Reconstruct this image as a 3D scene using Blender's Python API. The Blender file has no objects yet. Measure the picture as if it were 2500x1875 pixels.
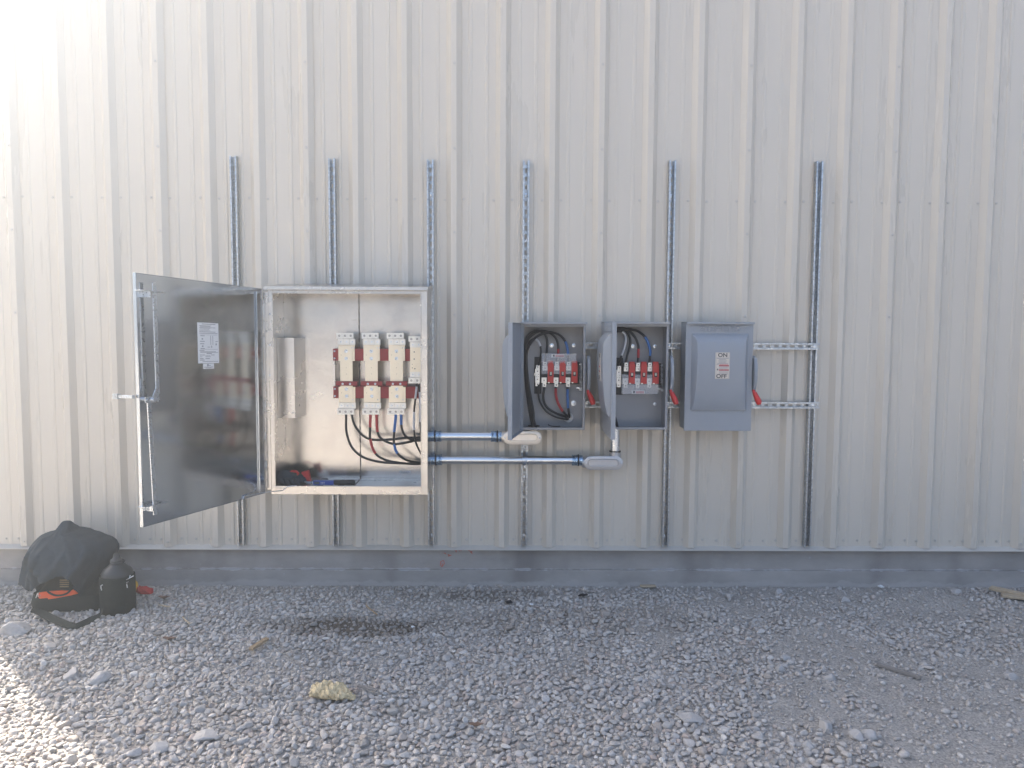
import bpy, bmesh, math, random
import numpy as np
from mathutils import Vector, Matrix, Euler

random.seed(7)
RNG = np.random.default_rng(11)
R = math.radians
sc = bpy.context.scene
COL = sc.collection

# ------------------------------------------------------------------ camera
FPX = 1878.0                                  # focal length in photograph pixels (2500 wide)
CAM = Vector((0.0, -4.8858, 1.6631))
YAW, PITCH, ROLL = -0.008744, 0.071593, 0.004917
ROT = (Matrix.Rotation(YAW, 3, 'Z') @ Matrix.Rotation(math.pi / 2 - PITCH, 3, 'X')
       @ Matrix.Rotation(ROLL, 3, 'Z'))
cd = bpy.data.cameras.new('camera')
cam = bpy.data.objects.new('camera', cd)
COL.objects.link(cam)
cam.matrix_world = Matrix.Translation(CAM) @ ROT.to_4x4()
cd.sensor_fit = 'HORIZONTAL'
cd.sensor_width = 36.0
cd.lens = 36.0 * FPX / 2500.0
cd.clip_start = 0.05
cd.clip_end = 2000
sc.camera = cam

# ------------------------------------------------------------------ light
SUN_AZ = R(-46.0)      # measured from the view direction (+y), negative = left
SUN_EL = R(34.0)
w = bpy.data.worlds.new("World")
sc.world = w
w.use_nodes = True
nt = w.node_tree
nt.nodes.clear()
sky = nt.nodes.new('ShaderNodeTexSky')
sky.sky_type = 'NISHITA'
sky.sun_disc = False
sky.sun_elevation = SUN_EL
sky.sun_rotation = SUN_AZ
sky.air_density = 0.7
sky.dust_density = 4.0
sky.ozone_density = 1.0
bg = nt.nodes.new('ShaderNodeBackground')
bg.inputs[1].default_value = 0.12
wo = nt.nodes.new('ShaderNodeOutputWorld')
nt.links.new(sky.outputs[0], bg.inputs[0])
nt.links.new(bg.outputs[0], wo.inputs[0])
sd = bpy.data.lights.new('sun', 'SUN')
sd.energy = 3.7
sd.angle = R(0.5)
sd.color = (1.0, 0.97, 0.93)
sun = bpy.data.objects.new('sun', sd)
COL.objects.link(sun)
SUND = Vector((math.sin(SUN_AZ) * math.cos(SUN_EL), math.cos(SUN_AZ) * math.cos(SUN_EL), math.sin(SUN_EL)))
sun.rotation_euler = SUND.to_track_quat('Z', 'Y').to_euler()
sun.location = (-6, 6, 9)
sc.view_settings.view_transform = 'Standard'
sc.view_settings.look = 'None'
sc.view_settings.gamma = 1.0
sc.view_settings.exposure = 2.32
sc.view_settings.use_white_balance = True
sc.view_settings.white_balance_temperature = 7080
sc.render.engine = 'CYCLES'

# ------------------------------------------------------------------ measuring helpers
def ray(px, py):
    return ROT @ Vector(((px - 1250.0) / FPX, -(py - 937.5) / FPX, -1.0))
def at(px, py, Y):
    """point of the vertical plane y = Y seen at a pixel of the photograph"""
    d = ray(px, py)
    return CAM + d * ((Y - CAM.y) / d.y)
def gnd(px, py, z=0.0):
    d = ray(px, py)
    return CAM + d * ((z - CAM.z) / d.z)
def onplane(px, py, p, n):
    d = ray(px, py)
    return CAM + d * ((p - CAM).dot(n) / d.dot(n))

# ------------------------------------------------------------------ materials
def mat(name, col, rough=0.5, metal=0.0, var=0.08, scale=12.0, stretch=(1, 1, 1), bump=0.0, bscale=150.0,
        rvar=0.08, spec=0.5, tint=None, coat=0.0, detail=5.0):
    m = bpy.data.materials.new(name)
    m.use_nodes = True
    t = m.node_tree
    n, l = t.nodes, t.links
    b = n['Principled BSDF']
    tc = n.new('ShaderNodeTexCoord')
    mp = n.new('ShaderNodeMapping')
    mp.inputs['Scale'].default_value = stretch
    l.new(tc.outputs['Object'], mp.inputs[0])
    nz = n.new('ShaderNodeTexNoise')
    nz.inputs['Scale'].default_value = scale
    nz.inputs['Detail'].default_value = detail
    nz.inputs['Roughness'].default_value = 0.6
    l.new(mp.outputs[0], nz.inputs[0])
    cr = n.new('ShaderNodeMix')
    cr.data_type = 'RGBA'
    c2 = tint or col
    cr.inputs[6].default_value = (*[max(0, c * (1 - var * 2)) for c in col], 1)
    cr.inputs[7].default_value = (*[min(1, c * (1 + var * 2)) for c in c2], 1)
    l.new(nz.outputs[0], cr.inputs[0])
    l.new(cr.outputs[2], b.inputs['Base Color'])
    mr = n.new('ShaderNodeMapRange')
    mr.inputs['From Min'].default_value = 0.3
    mr.inputs['From Max'].default_value = 0.7
    mr.inputs['To Min'].default_value = max(0.02, rough - rvar)
    mr.inputs['To Max'].default_value = min(1.0, rough + rvar)
    l.new(nz.outputs[0], mr.inputs[0])
    l.new(mr.outputs[0], b.inputs['Roughness'])
    b.inputs['Metallic'].default_value = metal
    b.inputs['Specular IOR Level'].default_value = spec
    if coat:
        b.inputs['Coat Weight'].default_value = coat
    if bump:
        n2 = n.new('ShaderNodeTexNoise')
        n2.inputs['Scale'].default_value = bscale
        n2.inputs['Detail'].default_value = 4
        l.new(mp.outputs[0], n2.inputs[0])
        bp = n.new('ShaderNodeBump')
        bp.inputs['Strength'].default_value = bump
        bp.inputs['Distance'].default_value = 0.004
        l.new(n2.outputs[0], bp.inputs['Height'])
        l.new(bp.outputs[0], b.inputs['Normal'])
    return m

M = {}
M['siding'] = mat('siding_paint', (0.585, 0.537, 0.462), 0.30, 0, 0.03, 1.6, (3, 3, 0.35), 0.14, 2.5, 0.05, spec=0.6)
M['trim'] = mat('trim_paint', (0.55, 0.52, 0.47), 0.45, 0, 0.04, 4)
M['screw'] = mat('painted_screw', (0.50, 0.475, 0.435), 0.4, 0.2, 0.1, 40)
M['roof'] = mat('roof_sheet', (0.5, 0.5, 0.48), 0.4, 0.3, 0.05, 3)
M['aluminium'] = mat('mill_aluminium', (0.60, 0.58, 0.555), 0.27, 1.0, 0.06, 2.5, (1, 1, 1.5), 0.10, 7, 0.05)
M['door_alu'] = mat('door_aluminium', (0.53, 0.565, 0.605), 0.12, 1.0, 0.03, 2.0, (1, 1, 2), 0.08, 5, 0.015)
M['weld'] = mat('weld_bead', (0.22, 0.20, 0.19), 0.5, 0.9, 0.25, 120, bump=0.6, bscale=300)
M['zinc'] = mat('zinc_hardware', (0.62, 0.66, 0.70), 0.3, 1.0, 0.08, 60)
M['tin'] = mat('tinned_bar', (0.76, 0.68, 0.54), 0.42, 0.85, 0.04, 15)
M['lug'] = mat('lug_metal', (0.70, 0.69, 0.65), 0.38, 0.8, 0.06, 60)
M['socket'] = mat('dark_socket', (0.06, 0.06, 0.055), 0.6, 0.3)
M['insul'] = mat('red_glass_polyester', (0.30, 0.030, 0.032), 0.55, 0, 0.08, 60)
M['grey'] = mat('grey_enamel', (0.285, 0.31, 0.34), 0.38, 0, 0.05, 4, bump=0.03, bscale=260, rvar=0.05)
M['grey_in'] = mat('grey_enamel_inside', (0.315, 0.32, 0.33), 0.42, 0, 0.04, 6, bump=0.03, bscale=260)
M['black'] = mat('black_phenolic', (0.018, 0.018, 0.02), 0.5, 0, 0.2, 40)
M['pole'] = mat('red_moulding', (0.60, 0.035, 0.030), 0.42, 0, 0.08, 60)
M['grip'] = mat('red_grip', (0.56, 0.03, 0.028), 0.38, 0, 0.06, 30)
M['cable'] = mat('black_cable', (0.017, 0.018, 0.02), 0.42, 0, 0.2, 60)
M['tape_red'] = mat('red_tape', (0.46, 0.035, 0.04), 0.4, 0, 0.08, 60, bump=0.2, bscale=120)
M['tape_blue'] = mat('blue_tape', (0.03, 0.15, 0.42), 0.4, 0, 0.08, 60, bump=0.2, bscale=120)
M['tape_white'] = mat('white_tape', (0.62, 0.63, 0.65), 0.4, 0, 0.06, 60, bump=0.2, bscale=120)
M['paper'] = mat('label_paper', (0.72, 0.72, 0.71), 0.5, 0, 0.02, 10)
M['ink'] = mat('black_ink', (0.05, 0.05, 0.05), 0.6)
M['ink_grey'] = mat('small_print', (0.30, 0.30, 0.31), 0.6)
M['ink_red'] = mat('red_ink', (0.42, 0.03, 0.05), 0.6)
M['cream'] = mat('cream_label', (0.64, 0.58, 0.50), 0.45, 0, 0.02, 10)
M['emt'] = mat('emt_steel', (0.68, 0.71, 0.74), 0.2, 1.0, 0.05, 3, (0.3, 4, 4), rvar=0.05)
M['fitting'] = mat('blue_zinc_fitting', (0.30, 0.42, 0.55), 0.25, 1.0, 0.12, 50)
M['gasket'] = mat('black_gasket', (0.01, 0.01, 0.012), 0.6)
M['cast'] = mat('cast_aluminium', (0.52, 0.52, 0.53), 0.46, 0.75, 0.05, 50, bump=0.15, bscale=300)
M['cast_lit'] = mat('cast_aluminium_lit', (0.78, 0.72, 0.64), 0.42, 0.8, 0.05, 50, bump=0.12, bscale=300)  # same casting, with the upper elbow's warm reflected light put into the colour
M['cloth'] = mat('black_cloth', (0.030, 0.044, 0.058), 0.95, 0, 0.2, 25, bump=0.5, bscale=400, spec=0.2)
M['bag'] = mat('dark_canvas', (0.022, 0.029, 0.028), 0.9, 0, 0.25, 40, bump=0.5, bscale=300, spec=0.2)
M['orange'] = mat('orange_fabric', (0.78, 0.10, 0.022), 0.7, 0, 0.06, 40)
M['plastic'] = mat('black_plastic', (0.02, 0.026, 0.032), 0.45, 0, 0.2, 30)
M['red_cloth'] = mat('red_cloth', (0.46, 0.03, 0.03), 0.8, 0, 0.1, 60)
M['yellow'] = mat('yellow_film', (0.75, 0.45, 0.03), 0.35, 0, 0.1, 40)
M['blue_plastic'] = mat('blue_plastic', (0.02, 0.07, 0.32), 0.4, 0, 0.1, 40)
M['lcd'] = mat('grey_display', (0.10, 0.12, 0.12), 0.2)
M['wood'] = mat('weathered_wood', (0.36, 0.26, 0.16), 0.8, 0, 0.2, 8, (1, 12, 12), 0.3, 40)
M['pale_wood'] = mat('pale_wood', (0.46, 0.37, 0.26), 0.8, 0, 0.15, 8, (1, 12, 12), 0.3, 40)
M['wool'] = mat('yellow_glass_wool', (0.68, 0.50, 0.30), 0.95, 0, 0.2, 40, (1, 3, 3), 0.9, 120, spec=0.1, tint=(0.74, 0.60, 0.38))
M['leaf'] = mat('dry_leaf', (0.19, 0.115, 0.075), 0.8, 0, 0.3, 60)
M['rust'] = mat('dusty_steel', (0.28, 0.26, 0.24), 0.7, 0.3, 0.15, 40)
M['stone'] = mat('stone', (0.44, 0.42, 0.40), 0.9, 0, 0.18, 25, bump=0.5, bscale=120, spec=0.25)
M['spray'] = mat('orange_spray_paint', (0.52, 0.10, 0.05), 0.8, 0, 0.2, 80)
M['white'] = mat('white_scrap', (0.75, 0.76, 0.76), 0.6)

def galvanized(name, base, cell):
    m = mat(name, base, 0.36, 1.0, 0.06, 20)
    t = m.node_tree
    n, l = t.nodes, t.links
    b = n['Principled BSDF']
    tc = n.new('ShaderNodeTexCoord')
    vo = n.new('ShaderNodeTexVoronoi')
    vo.inputs['Scale'].default_value = cell
    l.new(tc.outputs['Object'], vo.inputs[0])
    mr = n.new('ShaderNodeMapRange')
    mr.inputs['To Min'].default_value = 0.72
    mr.inputs['To Max'].default_value = 1.15
    sp = n.new('ShaderNodeSeparateColor')
    l.new(vo.outputs['Color'], sp.inputs[0])
    l.new(sp.outputs[0], mr.inputs[0])
    mx = n.new('ShaderNodeMix')
    mx.data_type = 'RGBA'
    mx.blend_type = 'MULTIPLY'
    mx.inputs[0].default_value = 1
    mx.inputs[6].default_value = (*base, 1)
    l.new(mr.outputs[0], mx.inputs[7])
    l.new(mx.outputs[2], b.inputs['Base Color'])
    m2 = n.new('ShaderNodeMapRange')
    m2.inputs['To Min'].default_value = 0.28
    m2.inputs['To Max'].default_value = 0.5
    l.new(sp.outputs[1], m2.inputs[0])
    l.new(m2.outputs[0], b.inputs['Roughness'])
    return m
M['galv'] = galvanized('galvanized_strut', (0.52, 0.55, 0.575), 110)

def scuffed():
    m = mat('scuffed_aluminium', (0.60, 0.575, 0.545), 0.24, 1.0, 0.06, 2.5, (1, 1, 1.5), 0.28, 5, 0.05)
    t = m.node_tree; n, l = t.nodes, t.links; b = n['Principled BSDF']
    old = b.inputs['Base Color'].links[0].from_socket
    tc = n.new('ShaderNodeTexCoord')
    for sc_, st, lo, hi_, col, amt in ((22, (1, 1, 2.2), 0.62, 0.74, (0.42, 0.39, 0.36), 0.4), (60, (2.5, 1, 0.6), 0.66, 0.78, (0.36, 0.35, 0.34), 0.3), (5, (1, 1, 1), 0.48, 0.72, (0.48, 0.45, 0.43), 0.6)):
        mp = n.new('ShaderNodeMapping'); mp.inputs['Scale'].default_value = st
        l.new(tc.outputs['Object'], mp.inputs[0])
        nz = n.new('ShaderNodeTexNoise'); nz.inputs['Scale'].default_value = sc_; nz.inputs['Detail'].default_value = 4
        l.new(mp.outputs[0], nz.inputs[0])
        r = n.new('ShaderNodeMapRange'); r.inputs['From Min'].default_value = lo; r.inputs['From Max'].default_value = hi_; r.inputs['To Max'].default_value = amt
        l.new(nz.outputs[0], r.inputs[0])
        mx = n.new('ShaderNodeMix'); mx.data_type = 'RGBA'; mx.inputs[7].default_value = (*col, 1)
        l.new(r.outputs[0], mx.inputs[0]); l.new(old, mx.inputs[6]); old = mx.outputs[2]
    l.new(old, b.inputs['Base Color'])
    return m
M['scuffed'] = scuffed()
def clear_plastic():
    m = bpy.data.materials.new('clear_plastic')
    m.use_nodes = True
    b = m.node_tree.nodes['Principled BSDF']
    b.inputs['Base Color'].default_value = (0.93, 0.94, 0.96, 1)
    b.inputs['Roughness'].default_value = 0.08
    b.inputs['Alpha'].default_value = 0.22
    b.inputs['Specular IOR Level'].default_value = 0.9
    t = m.node_tree
    nz = t.nodes.new('ShaderNodeTexNoise')
    nz.inputs['Scale'].default_value = 40
    bp = t.nodes.new('ShaderNodeBump')
    bp.inputs['Strength'].default_value = 0.5
    bp.inputs['Distance'].default_value = 0.004
    tc = t.nodes.new('ShaderNodeTexCoord')
    t.links.new(tc.outputs['Object'], nz.inputs[0])
    t.links.new(nz.outputs[0], bp.inputs['Height'])
    t.links.new(bp.outputs[0], b.inputs['Normal'])
    return m
M['clear'] = clear_plastic()

def concrete_mat():
    m = mat('concrete', (0.355, 0.335, 0.315), 0.85, 0, 0.2, 3.2, (1, 1, 2), 0.35, 90, spec=0.25)
    t = m.node_tree
    n, l = t.nodes, t.links
    b = n['Principled BSDF']
    old = b.inputs['Base Color'].links[0].from_socket
    tc = n.new('ShaderNodeTexCoord')
    # pits and pale splashes of mortar
    vo = n.new('ShaderNodeTexNoise')
    vo.inputs['Scale'].default_value = 38
    vo.inputs['Detail'].default_value = 6
    mp = n.new('ShaderNodeMapping')
    mp.inputs['Scale'].default_value = (1, 1, 1.6)
    l.new(tc.outputs['Object'], mp.inputs[0])
    l.new(mp.outputs[0], vo.inputs[0])
    r = n.new('ShaderNodeMapRange')
    r.inputs['From Min'].default_value = 0.67
    r.inputs['From Max'].default_value = 0.74
    l.new(vo.outputs[0], r.inputs[0])
    mx = n.new('ShaderNodeMix')
    mx.data_type = 'RGBA'
    mx.inputs[7].default_value = (0.40, 0.40, 0.41, 1)
    l.new(r.outputs[0], mx.inputs[0])
    l.new(old, mx.inputs[6])
    # damp run-off stains, long and vertical
    n3 = n.new('ShaderNodeTexNoise')
    n3.inputs['Scale'].default_value = 1.3
    n3.inputs['Detail'].default_value = 3
    mp3 = n.new('ShaderNodeMapping')
    mp3.inputs['Scale'].default_value = (1.6, 1, 0.5)
    l.new(tc.outputs['Object'], mp3.inputs[0])
    l.new(mp3.outputs[0], n3.inputs[0])
    r3 = n.new('ShaderNodeMapRange')
    r3.inputs['From Min'].default_value = 0.52
    r3.inputs['From Max'].default_value = 0.68
    r3.inputs['To Max'].default_value = 0.55
    l.new(n3.outputs[0], r3.inputs[0])
    m3 = n.new('ShaderNodeMix')
    m3.data_type = 'RGBA'
    m3.inputs[7].default_value = (0.125, 0.115, 0.108, 1)
    l.new(r3.outputs[0], m3.inputs[0])
    l.new(mx.outputs[2], m3.inputs[6])
    # mortar squeezed out along the joint between the two pours
    sx = n.new('ShaderNodeSeparateXYZ')
    l.new(tc.outputs['Object'], sx.inputs[0])
    dz_ = n.new('ShaderNodeMath'); dz_.operation = 'SUBTRACT'; dz_.inputs[1].default_value = 0.1085
    l.new(sx.outputs[2], dz_.inputs[0])
    ab = n.new('ShaderNodeMath'); ab.operation = 'ABSOLUTE'; l.new(dz_.outputs[0], ab.inputs[0])
    n4 = n.new('ShaderNodeTexNoise'); n4.inputs['Scale'].default_value = 14; n4.inputs['Detail'].default_value = 5
    l.new(tc.outputs['Object'], n4.inputs[0])
    th = n.new('ShaderNodeMapRange'); th.inputs['From Min'].default_value = 0.42; th.inputs['From Max'].default_value = 0.75
    th.inputs['To Min'].default_value = 0.0; th.inputs['To Max'].default_value = 0.012
    l.new(n4.outputs[0], th.inputs[0])
    lt = n.new('ShaderNodeMath'); lt.operation = 'LESS_THAN'
    l.new(ab.outputs[0], lt.inputs[0]); l.new(th.outputs[0], lt.inputs[1])
    m4 = n.new('ShaderNodeMix'); m4.data_type = 'RGBA'; m4.inputs[7].default_value = (0.46, 0.45, 0.45, 1)
    l.new(lt.outputs[0], m4.inputs[0]); l.new(m3.outputs[2], m4.inputs[6])
    # dust splashed up along the foot
    n5 = n.new('ShaderNodeTexNoise'); n5.inputs['Scale'].default_value = 9; n5.inputs['Detail'].default_value = 5
    l.new(tc.outputs['Object'], n5.inputs[0])
    t5 = n.new('ShaderNodeMapRange'); t5.inputs['From Min'].default_value = 0.3; t5.inputs['From Max'].default_value = 0.75
    t5.inputs['To Min'].default_value = 0.012; t5.inputs['To Max'].default_value = 0.06
    l.new(n5.outputs[0], t5.inputs[0])
    d5 = n.new('ShaderNodeMath'); d5.operation = 'SUBTRACT'; l.new(t5.outputs[0], d5.inputs[0]); l.new(sx.outputs[2], d5.inputs[1])
    r5 = n.new('ShaderNodeMapRange'); r5.inputs['From Min'].default_value = 0.0; r5.inputs['From Max'].default_value = 0.012; r5.inputs['To Max'].default_value = 0.7
    l.new(d5.outputs[0], r5.inputs[0])
    m5 = n.new('ShaderNodeMix'); m5.data_type = 'RGBA'; m5.inputs[7].default_value = (0.43, 0.41, 0.39, 1)
    l.new(r5.outputs[0], m5.inputs[0]); l.new(m4.outputs[2], m5.inputs[6])
    l.new(m5.outputs[2], b.inputs['Base Color'])
    return m
M['concrete'] = concrete_mat()

# ------------------------------------------------------------------ mesh builder
def icosphere(sub):
    bm = bmesh.new()
    bmesh.ops.create_icosphere(bm, subdivisions=sub, radius=1.0)
    v = np.array([p.co[:] for p in bm.verts])
    f = np.array([[q.index for q in p.verts] for p in bm.faces])
    bm.free()
    return v, f

class MB:
    def __init__(s, frame=None):
        s.v, s.f, s.mi, s.fr, s.m = [], [], [], frame, 0
    def pt(s, p):
        if s.fr is None:
            return Vector(p)
        o, a, b, c = s.fr
        return o + a * p[0] + b * p[1] + c * p[2]
    def raw(s, verts, faces):
        o = len(s.v)
        s.v += [s.pt(p) for p in verts]
        for f in faces:
            s.f.append([o + i for i in f])
            s.mi.append(s.m)
        return s
    def box(s, x0, x1, y0, y1, z0, z1):
        x0, x1 = min(x0, x1), max(x0, x1); y0, y1 = min(y0, y1), max(y0, y1); z0, z1 = min(z0, z1), max(z0, z1)
        return s.raw([(x0, y0, z0), (x1, y0, z0), (x1, y1, z0), (x0, y1, z0), (x0, y0, z1), (x1, y0, z1), (x1, y1, z1), (x0, y1, z1)],
                     [(0, 3, 2, 1), (4, 5, 6, 7), (0, 1, 5, 4), (1, 2, 6, 5), (2, 3, 7, 6), (3, 0, 4, 7)])
    def prism(s, pts, y0, y1):
        """outline in x,z extruded along y"""
        n = len(pts)
        return s.raw([(p[0], y0, p[1]) for p in pts] + [(p[0], y1, p[1]) for p in pts],
                     [tuple(range(n)), tuple(range(2 * n - 1, n - 1, -1))] + [(i, n + i, n + (i + 1) % n, (i + 1) % n) for i in range(n)])
    def prismx(s, pts, x0, x1):
        """outline in y,z extruded along x"""
        n = len(pts)
        return s.raw([(x0, p[0], p[1]) for p in pts] + [(x1, p[0], p[1]) for p in pts],
                     [tuple(range(n)), tuple(range(2 * n - 1, n - 1, -1))] + [(i, n + i, n + (i + 1) % n, (i + 1) % n) for i in range(n)])
    def rings(s, rings, caps=True):
        k, n = len(rings), len(rings[0])
        v = [p for r in rings for p in r]
        f = [(i * n + j, i * n + (j + 1) % n, (i + 1) * n + (j + 1) % n, (i + 1) * n + j) for i in range(k - 1) for j in range(n)]
        if caps:
            f += [tuple(range(n - 1, -1, -1)), tuple((k - 1) * n + j for j in range(n))]
        return s.raw(v, f)
    def tube(s, path, r, n=10, caps=True):
        P = [Vector(p) for p in path]
        rr = r if isinstance(r, (list, tuple)) else [r] * len(P)
        t0 = (P[1] - P[0]).normalized()
        a = t0.orthogonal().normalized()
        rs = []
        for i, p in enumerate(P):
            t = (P[min(i + 1, len(P) - 1)] - P[max(i - 1, 0)]).normalized()
            a = (a - t * a.dot(t)).normalized()
            b = t.cross(a)
            rs.append([p + (a * math.cos(2 * math.pi * j / n) + b * math.sin(2 * math.pi * j / n)) * rr[i] for j in range(n)])
        return s.rings(rs, caps)
    def cyl(s, p0, p1, r, n=16, r2=None):
        return s.tube([p0, p1], [r, r if r2 is None else r2], n)
    def lathe(s, c, prof, n=24):
        """profile of (radius, height) round the z axis at c"""
        rs = [[(c[0] + r * math.cos(2 * math.pi * j / n), c[1] + r * math.sin(2 * math.pi * j / n), c[2] + h) for j in range(n)] for r, h in prof]
        return s.rings(rs)
    def lathey(s, c, prof, n=16):
        """profile of (radius, depth towards the viewer) round the -y axis at c"""
        rs = [[(c[0] + r * math.cos(2 * math.pi * j / n), c[1] - h, c[2] + r * math.sin(2 * math.pi * j / n)) for j in range(n)] for r, h in prof]
        return s.rings(rs)
    def text(s, body, size, x, y, z, depth=0.0006, align='CENTER', sx=1.0, bold=0.0, space=1.0, bev=0.0):
        """letters in the x,z plane, front at y, sunk by depth"""
        cu = bpy.data.curves.new('tmp_text', 'FONT')
        cu.body = body
        cu.size = size
        cu.align_x = align
        cu.align_y = 'CENTER'
        cu.extrude = depth / 2
        cu.resolution_u = 3; cu.offset = bold; cu.bevel_depth = bev; cu.space_character = space
        ob = bpy.data.objects.new('tmp_text', cu)
        COL.objects.link(ob)
        dg = bpy.context.evaluated_depsgraph_get()
        me = bpy.data.meshes.new_from_object(ob.evaluated_get(dg))
        s.raw([(x + p.co.x * sx, y - p.co.z, z + p.co.y) for p in me.vertices], [tuple(q.vertices) for q in me.polygons])
        bpy.data.objects.remove(ob)
        bpy.data.curves.remove(cu)
        bpy.data.meshes.remove(me)
        return s
    def build(s, name, mats, parent=None, origin=None, bevel=0.0, segs=2, angle=35, smooth=True, recalc=True):
        mats = mats if isinstance(mats, (list, tuple)) else [mats]
        if parent is not None:
            top = parent
            while top.parent: top = top.parent
            o = Vector(top.location)
        else:
            o = Vector(origin)
        me = bpy.data.meshes.new(name)
        me.from_pydata([tuple(p - o) for p in s.v], [], s.f)
        for m in mats: me.materials.append(m)
        if len(mats) > 1: me.polygons.foreach_set('material_index', s.mi)
        if recalc:
            bm = bmesh.new(); bm.from_mesh(me)
            bmesh.ops.recalc_face_normals(bm, faces=bm.faces)
            bm.to_mesh(me); bm.free()
        if smooth:
            me.polygons.foreach_set('use_smooth', [True] * len(me.polygons))
            me.set_sharp_from_angle(angle=R(angle))
        ob = bpy.data.objects.new(name, me)
        COL.objects.link(ob)
        if parent is not None: ob.parent = parent
        else: ob.location = o
        if bevel:
            md = ob.modifiers.new('bevel', 'BEVEL')
            md.width = bevel; md.segments = segs; md.limit_method = 'ANGLE'; md.angle_limit = R(40)
            md.harden_normals = True
        return ob

def thing(name, label, cat, loc=(0, 0, 0), group=None):
    o = bpy.data.objects.new(name, None)
    o.empty_display_size = 0.1
    COL.objects.link(o)
    o.location = loc
    tag(o, label, cat, group)
    return o
def tag(o, label, cat, group=None):
    o['label'] = label; o['category'] = cat
    if group: o['group'] = group
    return o
def smoothpath(pts, step=0.012):
    """Catmull-Rom through points; returns dense points and the control parameter of each"""
    P = [Vector(p) for p in pts]
    P = [P[0] * 2 - P[1]] + P + [P[-1] * 2 - P[-2]]
    out, par = [], []
    for i in range(1, len(P) - 2):
        p0, p1, p2, p3 = P[i - 1:i + 3]
        k = max(2, int((p2 - p1).length / step))
        for j in range(k):
            t = j / k
            out.append(0.5 * ((2 * p1) + (p2 - p0) * t + (2 * p0 - 5 * p1 + 4 * p2 - p3) * t * t + (3 * p1 - p0 - 3 * p2 + p3) * t ** 3))
            par.append(i - 1 + t)
    out.append(P[-2]); par.append(len(P) - 3)
    return out, par
def vnoise(x, y, seed=0, freq=1.0):
    """smooth value noise in 0..1"""
    g = np.random.default_rng(seed).random((256, 256))
    x = np.asarray(x, float) * freq + 1000.3; y = np.asarray(y, float) * freq + 1000.7
    xi, yi = np.floor(x).astype(int), np.floor(y).astype(int)
    fx, fy = x - xi, y - yi
    fx = fx * fx * (3 - 2 * fx); fy = fy * fy * (3 - 2 * fy)
    a = g[xi % 256, yi % 256]; b = g[(xi + 1) % 256, yi % 256]; c = g[xi % 256, (yi + 1) % 256]; d = g[(xi + 1) % 256, (yi + 1) % 256]
    return (a * (1 - fx) + b * fx) * (1 - fy) + (c * (1 - fx) + d * fx) * fy
def sstep(a, b, x):
    t = np.clip((x - a) / (b - a), 0, 1)
    return t * t * (3 - 2 * t)

# ------------------------------------------------------------------ ground
FT = 0.3048
def bare(x, y):
    """0 = covered by gravel, 1 = bare trodden fines"""
    x = np.asarray(x, float); y = np.asarray(y, float)
    n = vnoise(x, y, 3, 2.2) * 0.6 + vnoise(x, y, 4, 5.5) * 0.4
    right = sstep(0.75, 1.5, x + (n - 0.5) * 1.6 - 0.25 * np.clip(-y - 1.35, 0, 2))
    wall = sstep(0.34, 0.10, -y + (n - 0.5) * 0.25) * 0.85
    hole = np.exp(-(((x + 0.93) / 0.34) ** 2 + ((y + 0.64) / 0.16) ** 2) ** 1.5)
    spots = sstep(0.60, 0.70, n) * 0.75
    return np.clip(np.maximum.reduce([right * (0.72 + 0.3 * (n > 0.42)), wall, hole, spots]), 0, 1)
def gh(x, y):
    x = np.asarray(x, float); y = np.asarray(y, float)
    near = np.exp(-(np.abs(x) / 12) ** 4 - (y / 8) ** 4)
    hole = np.exp(-(((x + 0.93) / 0.42) ** 2 + ((y + 0.64) / 0.2) ** 2))
    h = (vnoise(x, y, 5, 1.1) - 0.5) * 0.05 + (vnoise(x, y, 6, 4.0) - 0.5) * 0.018 - hole * 0.03
    return h * near * sstep(-0.02, 0.5, -y) - 0.002
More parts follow.
